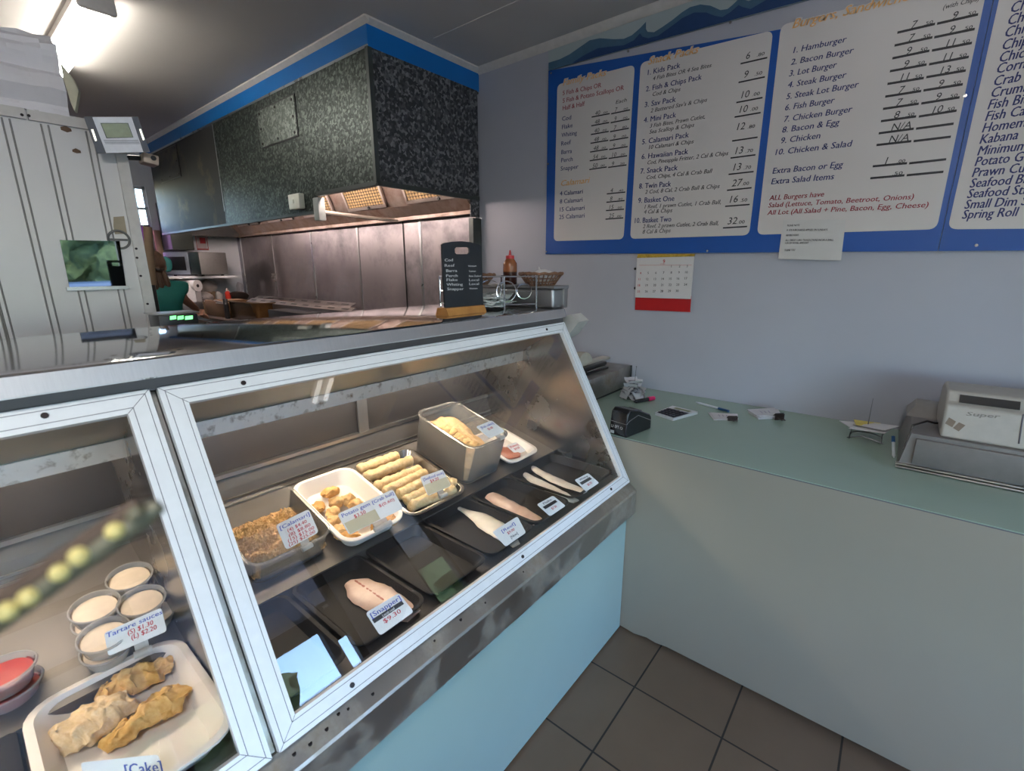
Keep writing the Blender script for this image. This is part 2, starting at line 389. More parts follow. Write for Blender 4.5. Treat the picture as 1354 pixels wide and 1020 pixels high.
# cornice where the ceiling meets the menu wall and the hood bulkhead
HX, HY = -2.365, 1.704           # hood corner
b = MB(); b.prism([(HX-.02, YW, ZC-.035), (HX-.02, YW-.03, ZC-.01), (HX-.02, YW-.035, ZC), (HX-.02, YW, ZC)], (XF-HX+.02, 0, 0))
struct(b.build('trim_2', M_trim))
b = MB(); b.prism([(HX, HY, ZC-.028), (HX+.026, HY, ZC-.008), (HX+.026, HY, ZC), (HX, HY, ZC)], (0, YW-HY, 0))
b.prism([(XK, HY, ZC-.028), (XK, HY-.026, ZC-.008), (XK, HY-.026, ZC), (XK, HY, ZC)], (HX-XK+.026, 0, 0)); struct(b.build('trim_3', M_trim))
# blue bulkhead over the hood
b = MB(); b.box(XK, HX, HY, YW, 2.728, ZC); struct(b.build('wall_bulkhead', M_blue))

# ------------------------------------------------------------------ outside, seen in the glass and the mirror
M_grass = food('dry grass', (.22, .18, .11), (.34, .28, .18), 3, .2, .02, .9, sss=0)
b = MB(); b.box(XF+.12, 60, -40, 45, -.2, -.1); struct(b.build('ground', M_grass))
b = MB(); b.box(XF+.12, 4.2, -12, 14, -.1, -.02); struct(b.build('pavement', mat('concrete paving', (.36, .35, .33), .85, scale=6)))
M_leaf = food('gum leaves', (.02, .04, .012), (.10, .14, .045), 6, .4, .05, .8, sss=0)
M_bark = mat('grey bark', (.20, .16, .12), .9)
def tree(loc, h, r, seed, label):
    t = thing('tree', label, 'tree', loc, group=None); random.seed(seed)
    b = MB(); b.tube([Vector(loc), Vector(loc)+Vector((.1, .1, h*.45)), Vector(loc)+Vector((-.1, .2, h*.8))], [.22, .16, .07], 9); b.build('trunk', M_bark, t)
    b = MB()
    for k in range(16):
        a = random.uniform(0, 6.28); q = random.uniform(.1, .8)*r
        b.blob(Vector(loc)+Vector((q*math.cos(a), q*math.sin(a), h*random.uniform(.5, 1.0))), [r*random.uniform(.3, .55)]*3, 3, .55, 1.9, seed+k)
    b.build('foliage', M_leaf, t)
tree((13, 2.4, -.1), 4.9, 1.7, 3, 'leafy gum tree across the street, facing the shop doorway')
tree((20, 14, -.1), 5.5, 3, 5, 'tall gum tree beyond the small side window')
tree((19, -6, -.1), 5, 2.6, 9, 'broad gum tree left of the doorway across the street')
tree((16, 8.5, -.1), 3.2, 2.0, 12, 'low bushy tree between two taller gums')
for k, (y, lb) in enumerate(((-5.5, 'round bush at the far left behind the road'), (-2.6, 'round bush left of the parked car'), (3.4, 'round bush right behind the parked car'), (6.6, 'round bush right of the parked car'), (11.0, 'round bush at the far right behind the road'))): tree((12.2+.3*k, y, -.1), 2.3, 1.3, 30+k, lb)
# corrugated awning over the pavement
M_corr = mat('grey purple corrugated iron', (.62, .60, .66), .5, .1, .08, 3)
b = MB(); n = 220; y0, y1 = -4.0, 5.2; ra = []; rb = []
for i in range(n+1):
    y = y0+(y1-y0)*i/n; dz = .012*math.cos(2*math.pi*y/.076)
    ra.append(Vector((XF+.14, y, 2.66+dz))); rb.append(Vector((3.55, y, 2.20+dz)))
b.loft([ra, rb], False, False, False)
aw = tag(b.build('awning', M_corr, smooth=60), 'corrugated iron awning over the pavement outside the doorway', 'awning')
b = MB(); b.box(3.42, 3.50, y0, y1, 2.02, 2.19); b.build('beam', mat('dark brown timber', (.035, .028, .024), .7), aw)
for y in (-2.2, 1.95, 5.0):
    b = MB(); b.box(3.41, 3.51, y-.05, y+.05, -.02, 2.02); b.build('post', MATS['dark brown timber'], aw)
# parked car across the road (seen in the kitchen mirror)
ct = thing('parked_car', 'pale blue parked car on the far side of the road', 'car', (9.0, 2.4, -.1))
b = MB(); pr = [(-2.1, .28), (-2.1, .78), (-1.35, .9), (-.8, 1.38), (.75, 1.42), (1.45, .98), (2.1, .85), (2.15, .3)]
b.prism([(8.2, 2.4+x, z-.1) for x, z in pr], (1.6, 0, 0)); b.build('body', mat('pale blue car paint', (.12, .17, .26), .3, .1), ct)
b = MB(); b.prism([(8.19, 2.4+x, z-.1) for x, z in [(-1.15, .95), (-.72, 1.32), (.68, 1.35), (1.2, .98)]], (1.62, 0, 0)); b.build('windows', mat('dark car glass', (.05, .06, .07), .05), ct)
for yy in (-1.3, 1.35):
    b = MB(); b.tube([(8.16, 2.4+yy, .22), (9.84, 2.4+yy, .22)], .32, 20); b.build('wheel', M_dark, ct)

# ------------------------------------------------------------------ extractor hood
M_galv = spangle('galvanised spangle sheet', (.022, .028, .025), (.055, .068, .060), (.13, .155, .135), 75, .45, .7)
M_galvd = spangle('dark spangle sheet', (.040, .042, .046), (.10, .104, .11), (.24, .24, .25), 62, .5, .35)
M_sheet = steel('smooth dull sheet', (.12, .12, .118), .75, (1, 1, 3), 5, .12, .05, .35, (.20, .15, .07), 2.0)
hood = thing('extractor_hood', 'galvanised steel extractor hood above the cookers', 'hood', (-4.4, 2.1, 2.05))
ZB, ZT, ZL, XS_ = 2.062, 2.728, 1.955, -3.01      # the front sheet hangs lower left of the junction box
b = MB(); b.box(-4.49, XS_, HY-.004, HY+.006, ZL, ZT); b.box(XS_, HX, HY-.004, HY+.006, ZB, ZT); lab(b.build('front_panel', M_galv, hood), 'spangled galvanised front sheet')
b = MB(); b.box(-6.20, -4.49, HY-.002, HY+.006, ZL, ZT); lab(b.build('front_panel', M_sheet, hood), 'smoother stained front sheet at the far end')
b = MB(); b.box(HX-.006, HX+.002, HY, YW-.02, ZB, ZT); b.box(HX-.006, HX+.002, 2.45, YW-.02, 1.94, ZB+.002); b.build('side_panel', M_galvd, hood)
b = MB(); b.box(-6.21, -6.20, HY, YW-.02, ZL, ZT); b.build('side_panel', M_sheet, hood)
b = MB(); b.box(HX-.018, HX+.006, HY-.008, HY+.02, ZB, ZT); b.box(-6.20, XS_, HY-.006, HY+.022, ZL-.008, ZL+.010); b.box(XS_, HX, HY-.006, HY+.022, ZB-.012, ZB+.012); b.box(HX-.02, HX+.006, HY, YW-.02, ZB-.012, ZB+.014)
b.build('rim', mat('grey green steel edging', (.075, .085, .08), .45, .6), hood)
b = MB(); b.box(-6.2, HX+.002, HY-.006, HY, ZT-.004, ZT+.01); b.box(-4.495, -4.485, HY-.006, HY, ZB, ZT); b.build('seam_strip', steel('bright edge steel', (.55, .56, .56), .3), hood)
b = MB(); b.box(-6.2, HX-.006, HY+.01, YW, 2.715, 2.727); b.build('inner_top', M_sheet, hood)
def access(x0, x1, z0, z1, m):
    o = MB().box(x0, x1, HY-.011, HY-.004, z0, z1).build('access_panel', m, hood)
    q = MB()
    for i in range(8):
        u = [(0, 0), (.5, 0), (1, 0), (1, .5), (1, 1), (.5, 1), (0, 1), (0, .5)][i]
        x = x0+.03+u[0]*(x1-x0-.06); z = z0+.02+u[1]*(z1-z0-.04); MB().tube([(x, HY-.011, z), (x, HY-.015, z)], .008, 8).build('screw', M_screw, o)
    q = MB()
    for a0, a1, c0, c1 in ((x0-.008, x0, z0-.008, z1+.008), (x1, x1+.008, z0-.008, z1+.008), (x0, x1, z0-.008, z0), (x0, x1, z1, z1+.008)): q.box(a0, a1, HY-.008, HY-.004, c0, c1)
    q.build('gasket', M_dark, o)
access(-3.68, -3.16, 2.43, 2.66, spangle('pale spangle cover', (.09, .105, .092), (.15, .175, .155), (.25, .28, .25), 70, .42, .7))
access(-5.93, -5.37, 2.44, 2.70, M_sheet)
# filter bank sloping down to a grease trough along the wall
M_filt = mat('brown greased filter mesh', (.44, .29, .12), .55, .2)
M_rack = steel('greasy inner steel', (.36, .29, .25), .45, (1, 1, .3), 10, .1, .1, .9, (.13, .055, .022), 7)
b = MB(); b.prism([(HX-.01, y, z) for y, z in ((2.53, 1.962), (2.468, 1.962), (2.468, 1.986), (2.475, 1.986), (2.415, 2.058), (2.262, 2.43), (2.262, 2.45), (2.53, 2.45))], (-3.83, 0, 0))
b.build('filter_housing', M_rack, hood, smooth=0)
F0, F1 = Vector((0, 2.405, 2.068)), Vector((0, 2.262, 2.418)); nn = Vector((0, -(F1.z-F0.z), F1.y-F0.y)).normalized()
for i in range(5):
    x0 = -2.462-.75*i; w_ = .505 if i == 0 else .53; fo = MB()
    P = lambda u, v, o: Vector((x0-w_*u, 0, 0))+F0.lerp(F1, v)+nn*o
    for u0, u1, v0, v1 in ((0, .045, 0, 1), (.955, 1, 0, 1), (0, 1, 0, .06), (0, 1, .94, 1)):
        fo.hexa([P(u0, v0, .002), P(u1, v0, .002), P(u1, v1, .002), P(u0, v1, .002), P(u0, v0, .018), P(u1, v0, .018), P(u1, v1, .018), P(u0, v1, .018)])
    fr_ = fo.build('grease_filter', steel('filter frame steel', (.62, .54, .48), .4), hood)
    fm = MB(); fm.hexa([P(.04, .05, .003), P(.96, .05, .003), P(.96, .95, .003), P(.04, .95, .003), P(.04, .05, .006), P(.96, .05, .006), P(.96, .95, .006), P(.04, .95, .006)], 1)
    for k in range(15):
        v = .07+k*.058; fm.hexa([P(.045, v, .005), P(.955, v, .005), P(.955, v+.042, .005), P(.045, v+.042, .005), P(.045, v, .012), P(.955, v, .012), P(.955, v+.042, .009), P(.045, v+.042, .009)], 0)
    for k in range(1, 14): u = .045+k*.065; fm.hexa([P(u, .06, .006), P(u+.008, .06, .006), P(u+.008, .94, .006), P(u, .94, .006), P(u, .06, .0125), P(u+.008, .06, .0125), P(u+.008, .94, .0125), P(u, .94, .0125)], 1)
    fm.build('mesh_slats', [M_filt, mat('dark filter gap', (.07, .04, .02), .6)], fr_, smooth=0)
    k = MB(); k.blob(P(.42 if i else .28, .03, .024), (.018, .012, .012), 1, .0); k.build('handle', M_dark, fr_)
# strip lamp hidden up inside the hood front
b = MB(); b.box(-5.9, -2.5, 1.72, 1.80, 2.125, 2.16); hl = b.build('lamp_body', M_sheet, hood)
b = MB(); b.tube([(-5.85, 1.76, 2.105), (-2.52, 1.76, 2.105)], .015, 10); b.build('lamp_tube', glow('warm tube light', (1.0, .82, .76), TUBE_HOOD), hl)
b = MB(); b.tube([(-3.0, HY+.02, 1.955), (-3.02, 1.80, 1.955), (-3.10, 2.40, 1.952)], .012, 8); b.build('conduit', mat('cream conduit', (.68, .55, .46), .5), hood)
b = MB(); b.box(-3.04, -2.975, HY-.02, HY+.03, 1.90, 2.04, .006); lab(b.build('junction_box', mat('grey junction box', (.33, .35, .33), .5), hood), 'small grey junction box on the hood edge')
# switch on the hood face
sw = thing('wall_switch', 'white switch box on the hood front near its lower edge', 'switch', (-3.23, HY-.004, 1.985))
b = MB(); b.box(-3.31, -3.165, HY-.045, HY-.004, 1.985, 2.08, .006); b.build('box', mat('aged white plastic', (.62, .62, .55), .45), sw)
b = MB(); b.box(-3.25, -3.23, HY-.051, HY-.045, 2.02, 2.045, .003); b.build('rocker', MATS['aged white plastic'], sw)

# ------------------------------------------------------------------ stainless splashback behind the cookers
M_splash = steel('smeared splash steel', (.38, .34, .345), .42, (1, 1, .35), 3.2, .14, .06, .62, (.075, .07, .085), 2.4)
sp = thing('splashback', 'stainless steel splashback sheets on the wall behind the cookers', 'splashback', (-4.4, 2.54, .9))
xs = [-2.40, -3.0, -3.86, -4.68, -5.54, -6.36]
for i in range(5):
    MB().box(xs[i+1]+.004, xs[i]-.004, 2.535, YW-.001, .9, 1.99).build('sheet', M_splash, sp)
    b = MB(); b.box(xs[i+1]-.012, xs[i+1]+.012, 2.530, 2.536, .9, 1.99); lab(b.build('cover_strip', M_steel2 if i % 2 else MATS['bright edge steel'], sp), 'narrow joint strip')
b = MB(); b.box(-3.21, -3.204, 2.528, 2.534, .9, 2.0); b.build('cable', M_dark, sp)
for dx, dz in ((0, 0), (.05, -.03), (.02, .03)): MB().tube([(-5.56+dx, 2.53, 1.50+dz), (-5.56+dx, 2.50, 1.50+dz)], .014, 8).build('tap_stub', M_steel, sp)
b = MB(); b.box(HX-.04, HX+.0, 2.47, YW-.001, .9, 1.935); lab(b.build('edge_post', mat('grey green steel edging', (.075, .085, .08), .45, .6), sp), 'dark end post under the hood corner')
# ------------------------------------------------------------------ menu boards on the back wall
YB = YW-.014
def mp(x, y, o=0.0): return at_y(x, y, YB-o)
M_bblue = mat('menu board blue', (.006, .075, .33), .38, vary=.04, scale=2)
M_bwhite = mat('menu board white', (.60, .565, .545), .4, vary=.015, scale=2)
INK = [mat('navy lettering', (.010, .017, .12), .5), mat('grey lettering', (.06, .055, .06), .5), mat('dark red lettering', (.27, .012, .028), .5),
       mat('orange lettering', (.78, .42, .14), .5), mat('black marker', (.012, .011, .014), .5), M_bwhite]
NAVY, GREY, RED, ORG, BLK, WHT = range(6)
def board(x0t, x1t, name, label, quadpx):
    q = [mp(*p) for p in quadpx]; b = MB(); b.prism([Vector((p.x, YB, p.z)) for p in q], (0, .012, 0))
    t = thing(name, label, 'menu board', (sum(p.x for p in q)/4, YB, min(p.z for p in q))); b.build('backing', M_bblue, t); return t
mb1 = board(0, 0, 'menu_board', 'blue menu board with family packs, snack packs and burgers in white panels', [(721.4, 336.1), (1239.7, 332.0), (1316, -12), (725.3, 93.6)])
mb2 = board(0, 0, 'menu_board', 'blue menu board at the right edge listing single items from chips to spring roll', [(1240.7, 332.0), (1420, 331.0), (1560, -110), (1317, -12)])
def panel(parent, px, r, name):
    q = [mp(*p) for p in px]; out = []; n = 6            # BL BR TR TL
    for i in range(4):
        P, A, B = q[i], q[i-1], q[(i+1) % 4]; u = (A-P).normalized(); v = (B-P).normalized(); c = P+(u+v)*r
        for k in range(n+1):
            t = k/n; a = P+u*r; e = P+v*r; w = a*(1-t)**2+P*2*t*(1-t)+e*t*t; out.append(Vector((w.x, YB, w.z)))
    b = MB(); b.prism(out, (0, -.0012, 0)); return b.build(name, M_bwhite, parent)
p1 = panel(mb1, [(732.3, 319), (824.5, 316.5), (839.5, 85.5), (737.1, 112)], .03, 'white_panel')
p2 = panel(mb1, [(833.3, 316), (990.6, 311.2), (1022.4, 40), (847.3, 83)], .03, 'white_panel')
p3 = panel(mb1, [(1000.9, 310.6), (1238.5, 303.4), (1309, -34), (1032.8, 33)], .03, 'white_panel')
p4 = panel(mb2, [(1253, 303.4), (1420, 302), (1540, -110), (1341, -90)], .03, 'white_panel')
EPS = .0022
def line(b, s, x0, y0, x1, y1, hp, ink, shear=0.0, o=EPS, bold=.030):
    A, B = mp(x0, y0, o), mp(x1, y1, o); up = mp((x0+x1)/2, (y0+y1)/2-hp, o)-mp((x0+x1)/2, (y0+y1)/2, o); h = up.length; d = (B-A).normalized()
    u = Vector((0, 1, 0)).cross(d); u = u if u.z > 0 else -u
    b.text(s, A, B, u, h, ink, shear, bold=bold)
def rule(b, x0, y0, x1, y1, ink=BLK, wd=.0032):
    A, B = mp(x0, y0, EPS), mp(x1, y1, EPS); U = Vector((0, 0, wd)); b.quad(A-U, B-U, B+U, A+U, ink)
def hand(b, s, x0, y0, x1, y1, hp, a=.18, c=.88):
    if not s: return
    big, sm = (s.split('.')+[''])[:2] if '.' in s else (s, '')
    X = lambda t: x0+(x1-x0)*t; Y = lambda t: y0+(y1-y0)*t-1.3
    if big:
        A, B = mp(X(a), Y(a), EPS), mp(X(c), Y(c), EPS); h = (mp(X(a), Y(a)-hp)-mp(X(a), Y(a))).length; b.text(big, A, A+(B-A).normalized(), (0, 0, 1), h, BLK, .2, fit=False, bold=0)
    if sm: line(b, '.'+sm, X(a+(c-a)*.60), Y(a+(c-a)*.60), X(c), Y(c), hp*.48, BLK, .1)
b = MB()
def title(b, s, x0, y0, x1, y1, hp):
    A, B = mp(x0, y0, .0019), mp(x1, y1, .0019)
    line(b, s, x0-.6, y0+.3, x1+.6, y1+.3, hp, WHT, .32, .0018, .085)
    line(b, s, x0, y0, x1, y1, hp, ORG, .32, EPS+.0006, .02)
title(b, 'Family Packs', 744.1, 113.5, 800.5, 99.9, 9)
line(b, '5 Fish & Chips OR', 743.9, 126.1, 794.7, 115.3, 6.3, RED); line(b, '5 Fish & Potato Scallops OR', 743.9, 136.2, 824.7, 118.8, 6.3, RED)
line(b, 'Half & Half', 743.9, 146.1, 772.9, 139.7, 6.3, RED); line(b, 'Each', 814, 137.6, 828, 134.3, 5, BLK, .3)
for s, q in (('Cod', (743, 160, 755, 157.9)), ('Flake', (743, 171.1, 757, 168.2)), ('Whiting', (742.3, 181.7, 762.6, 178.2)), ('Reef', (742, 192.9, 754.7, 190.5)),
             ('Barra', (742, 204.1, 755.9, 202.3)), ('Perch', (742, 214.9, 757, 212.9)), ('Snapper', (741.2, 225.9, 764.5, 222.9))): line(b, s, *q, 6, NAVY)
v1 = '40.00 48.00 40.00 48.00 48.00 54.00 50.00'.split(); v2 = '7.00 9.00 7.80 9.00 9.00 10.00 9.20'.split()
L = lambda p, q, t: tuple(a+(c-a)*t for a, c in zip(p, q))
for i in range(7):
    t = i/6; r1 = L((782.3, 154.9, 806.2, 150.3), (779.2, 224.3, 802.3, 220.9), t); r2 = L((808, 150.6, 833.1, 145.3), (804.1, 221.5, 828.4, 218.2), t)
    rule(b, *r1); rule(b, *r2); hand(b, v1[i], *r1, 6); hand(b, v2[i], *r2, 6)
title(b, 'Calamari', 740.9, 246.2, 778.2, 241.8, 8)
for s, q in (('4 Calamari', (740.2, 258.8, 770.3, 255.9)), ('8 Calamari', (740.2, 269.4, 770, 266.7)), ('15 Calamari', (740.2, 280, 772.7, 277.3)), ('25 Calamari', (739.4, 290, 772.7, 287.6))): line(b, s, *q, 6, NAVY)
for s, q in (('4.40', (802.3, 256.5, 826.8, 254.1)), ('8.80', (801.8, 267.6, 825.9, 265.3)), ('15.00', (801.2, 278.6, 825, 276.7)), ('25.00', (800.6, 290, 824.1, 288.2))): rule(b, *q); hand(b, s, *q, 6)
b.build('lettering', INK, p1, smooth=0)
b = MB(); title(b, 'Snack Packs', 856.6, 85.8, 922, 70, 10.5)
HD = [('1. Kids Pack', 856.3, 99.4, 899, 89.5), ('2. Fish & Chips Pack', 853.9, 121.2, 927.5, 105), ('3. Sav Pack', 852.2, 141.9, 893.2, 134.5), ('4. Mini Pack', 851, 162.3, 893.5, 155.2),
      ('5. Calamari Pack', 848.8, 191.1, 910.5, 181.5), ('6. Hawaiian Pack', 848.1, 210.7, 909.4, 203.6), ('7. Snack Pack', 846.6, 229.9, 895.6, 225), ('8. Twin Pack', 844.8, 249.7, 886.8, 246.5),
      ('9. Basket One', 843.6, 268.6, 891.2, 265.7), ('10. Basket Two', 839.2, 295.2, 887.2, 293)]
for s, *q in HD: line(b, s, *q, 7.3, NAVY)
SB = [('4 Fish Bites OR 4 Sea Bites', 862.8, 106.5, 940, 88.7), ('Cod & Chips', 862.2, 127.4, 899, 120.5), ("2 Battered Sav's & Chips", 860, 149, 934.1, 134.5), ('3 Fish Bites, Prawn Cutlet,', 859.1, 169.2, 931.9, 156.7),
      ('Sea Scallop & Chips', 858.4, 177.1, 917.1, 167.8), ('10 Calamari & Chips', 857.7, 197.4, 916.4, 189.6), ('Cod, Pineapple Fritter, 2 Cal & Chips', 855.4, 217.7, 962.1, 205.1), ('Cod, Chips, 4 Cal & Crab Ball', 854.3, 237.3, 940.4, 228.7),
      ('2 Cod, 8 Cal, 2 Crab Ball & Chips', 852.8, 256.5, 950.7, 248.7), ('1 Reef, 1 prawn Cutlet, 1 Crab Ball,', 852, 276, 952.9, 269.8), ('4 Cal & Chips', 851, 282.9, 888.2, 280.7), ('2 Reef, 2 prawn Cutlet, 2 Crab Ball,', 849.8, 301.9, 949.5, 297.7), ('8 Cal & Chips', 849.2, 309.2, 886, 307.3)]
for s, *q in SB: line(b, s, *q, 5.6, GREY, .22)
U2 = [(979.2, 84.3, 1014.6, 76.2), (976.5, 109.1, 1011.4, 101.7), (973.6, 135.7, 1008.3, 129.1), (971.3, 154.9, 1005.8, 149), (968.1, 186.5, 1001.8, 181.5), (965.9, 209.1, 999, 204.8), (963.3, 230.7, 996.5, 227), (961.3, 251.8, 993.8, 248.4), (958.8, 273, 991.3, 270.5), (955.9, 301.6, 987.9, 299.6)]
for s, q in zip('6.80 9.50 10.00 10.00 12.80 13.70 13.70 27.00 16.50 32.00'.split(), U2):
    rule(b, *q); dy = 12 if s == '12.80' else 3; hand(b, s, q[0], q[1]-dy, q[2], q[3]-dy, 9.5)
b.build('lettering', INK, p2, smooth=0)
b = MB(); title(b, 'Burgers, Sandwiches', 1047.2, 37.9, 1209, -1.5, 13)
BG = [('1. Hamburger', 1048.6, 70.4, 1118, 55.6), ('2. Bacon Burger', 1045.3, 86.1, 1127.4, 70.2), ('3. Lot Burger', 1043, 101.3, 1105.1, 89.3), ('4. Steak Burger', 1040.9, 116.3, 1117.7, 102.6), ('5. Steak Lot Burger', 1039.3, 131.6, 1134, 115.4),
      ('6. Fish Burger', 1037.3, 146.3, 1102.2, 136.2), ('7. Chicken Burger', 1036, 161.6, 1125.6, 148), ('8. Bacon & Egg', 1033.6, 175.7, 1108.8, 165.3), ('9. Chicken', 1031.6, 190, 1083.6, 183), ('10. Chicken & Salad', 1024.9, 205.3, 1124.8, 193.7),
      ('Extra Bacon or Egg', 1021.2, 229.9, 1113.3, 221.3), ('Extra Salad Items', 1019.5, 243.9, 1101.6, 237.2)]
for s, *q in BG: line(b, s, *q, 8.3, NAVY, .12)
for s, *q in [('ALL Burgers have', 1016.8, 265.2, 1088.7, 259.9), ('Salad (Lettuce, Tomato, Beetroot, Onions)', 1015.6, 274.6, 1207.1, 263.4), ('All Lot (All Salad + Pine, Bacon, Egg, Cheese)', 1014.2, 284.4, 1226.4, 274.1)]: line(b, s, *q, 7, RED, .14)
line(b, '(with Chips)', 1246.4, 12.6, 1294.2, .7, 6.5, GREY, .2)
F = lambda x, y: (1020+x*.2467, y*.2467)
C1 = [((675, 175), (877, 128)), ((660, 244), (863, 200)), ((648, 313), (847, 272)), ((635, 382), (832, 346)), ((622, 450), (817, 418)), ((610, 518), (803, 488)), ((598, 584), (790, 556)), ((587, 650), (776, 624)), ((575, 715), (763, 690)), ((563, 778), (750, 757)), ((543, 892), (727, 875)), ((530, 956), (713, 940))]
C2 = [((888, 127), (1108, 77)), ((873, 200), (1090, 155)), ((860, 271), (1075, 230)), ((845, 345), (1058, 305)), ((830, 414), (1042, 378)), ((815, 485), (1026, 452)), ((803, 555), (1009, 522)), ((790, 625), (993, 593)), ((775, 690), (977, 663)), ((762, 757), (962, 733)), ((738, 876), (937, 854)), ((725, 940), (922, 921))]
for cols, vals in ((C1, '7.50 7.50 9.50 9.50 11.50 7.50 7.50 8.50 N/A N/A 1.00 .50'.split()), (C2, ['9.50', '9.50', '11.50', '11.50', '13.50', '9.50', '9.50', '10.50', '', '', '', ''])):
    for (a, c), s in zip(cols, vals): q = (*F(*a), *F(*c)); rule(b, *q, wd=.0042); hand(b, s, *q, 9.5, .35 if s != '.50' else .2, .93)
b.build('lettering', INK, p3, smooth=0)
b = MB()
RT = [('Cheese', 288, 60), ('Chicken', 275, 115), ('Chicken Bites', 262, 170), ('Chips', 250, 227), ('Chicken Strips', 237, 282), ('Corn Fritter', 225, 332), ('Crab Stick', 212, 388), ('Crumbed', 200, 440), ('Fish Bites', 188, 493), ('Fish Cake', 177, 545), ('Homemade', 163, 597), ('Kabana', 152, 648),
      ('Minimum Chips', 142, 700), ('Potato Gems', 130, 748), ('Prawn Cutlet', 118, 797), ('Seafood Bites', 107, 845), ('Seafood Stick', 95, 892), ('Small Dim Sim', 83, 940), ('Spring Roll', 72, 985)]
wr = (mp(1342.6, 287.5)-mp(1271.2, 289.6)).length/text_geo('Spring Roll')[2]
for i, (s, cx, cy) in enumerate(RT):
    x, y = 1250+cx*.294, cy*.294; A = mp(x, y, EPS); d = Vector((1, 0, .004+.028*(1-i/18))).normalized(); B = A+d*wr*text_geo(s)[2]
    b.text(s, A, B, (0, 0, 1), .0335, NAVY, .12)
b.build('lettering', INK, p4, smooth=0)
b = MB()
for x, y in ((729, 97), (831, 68), (966, 30), (722.8, 333), (935.5, 332), (1291, 324.5), (1276, 127), (725, 217)):
    p = mp(x, y); MB().tube([(p.x, YB, p.z), (p.x, YB-.004, p.z)], .0055, 10).build('screw', M_steel, mb1)
# wave header strip above the boards
wv = thing('wave_header', 'pale header strip with a blue wave along the top of the menu boards', 'sign', (-.6, YB, 2.72))
q = [mp(725.3, 92.6), mp(1068, -1), mp(1317, -68), mp(1317, -160), mp(905, -1.5), mp(724.6, 64)]
b = MB(); b.prism([Vector((p.x, YB+.002, min(p.z, ZC-.04))) for p in q], (0, .010, 0)); b.build('backing', mat('pale teal panel', (.36, .42, .43), .45, vary=.03, scale=3), wv)
W = lambda pts, o: [mp(700+x*.2659, y*.2659, o) for x, y in pts]
outer = [(95, 312), (150, 295), (200, 270), (250, 235), (300, 200), (350, 190), (420, 195), (470, 193), (510, 175), (550, 140), (580, 108), (577, 140), (588, 158), (620, 160), (660, 135), (710, 100), (760, 60), (800, 35), (850, 22), (900, 28), (950, 50), (985, 45), (1010, 25), (1040, -5), (1060, -20), (1075, 0), (1090, 5), (1120, -5), (1200, -60), (1300, -110), (1380, -100)]
inner = [(215, 312), (260, 282), (290, 265), (340, 240), (400, 232), (470, 225), (520, 200), (550, 165), (562, 182), (590, 190), (640, 178), (700, 135), (760, 90), (820, 62), (880, 62), (920, 78), (960, 85), (1000, 60), (1040, 25), (1060, 35), (1100, 45), (1150, 15), (1250, -40), (1380, -70)]
lowl = lambda x: 349-(x-95)*.2735
def wavemesh(pts, o, m, nm):
    top = W(pts, o); bot = W([(x, lowl(x)) for x, _ in pts], o); b = MB()
    z = lambda p: Vector((p.x, p.y, min(p.z, ZC-.045)))
    for i in range(len(pts)-1): b.quad(z(bot[i]), z(bot[i+1]), z(top[i+1]), z(top[i]))
    b.build(nm, m, wv, smooth=0)
wavemesh(outer, .0006, mat('steel blue wave', (.055, .125, .20), .45), 'outer_wave'); wavemesh(inner, .0012, mat('navy wave', (.012, .045, .14), .45), 'inner_wave')

# paper notice taped to the lower edge of the board
nt_ = thing('paper_notice', 'white paper notice taped over the lower edge of the menu board', 'notice', tuple(mp(1072, 343)))
Pn = lambda x, y, o=.0: at_y(x, y, YB-.004-o)
cs = [(1029, 342.5), (1112, 344.5), (1118.5, 290.5), (1035.5, 291)]
b = MB(); n = 8; g = [[None]*(n+1) for _ in range(n+1)]
for i in range(n+1):
    for j in range(n+1):
        u, v = i/n, j/n; x = (cs[0][0]*(1-u)+cs[1][0]*u)*(1-v)+(cs[3][0]*(1-u)+cs[2][0]*u)*v; y = (cs[0][1]*(1-u)+cs[1][1]*u)*(1-v)+(cs[3][1]*(1-u)+cs[2][1]*u)*v
        g[i][j] = Pn(x, y, .0012*noise.noise(Vector((u*4, v*4, 2)))+(.004 if u > .95 and v > .9 else 0))
for i in range(n):
    for j in range(n): b.quad(g[i][j], g[i+1][j], g[i+1][j+1], g[i][j+1])
pg = b.build('sheet', mat('white paper', (.58, .565, .55), .7, vary=.03, scale=9), nt_)
b = MB()
for s, x0, x1, y in (('PLEASE NOTE', 1041, 1057, 299.5), ('A 15% SURCHARGE APPLIES ON SUNDAYS', 1040, 1094, 305.5), ('AND PUBLIC HOLIDAYS', 1039, 1056, 312.5), ('ALL CREDIT CARD TRANSACTIONS INCUR A SMALL', 1038.5, 1102, 319), ('1.5% OF TOTAL AMOUNT', 1038, 1069, 322.8), ('THANK YOU', 1037, 1051, 332.5)):
    A, B = Pn(x0, y, .003), Pn(x1, y-.4, .003); b.text(s, A, B, (0, 0, 1), .0085 if s != 'THANK YOU' else .010, 0)
b.build('print', [INK[1]], nt_, smooth=0)

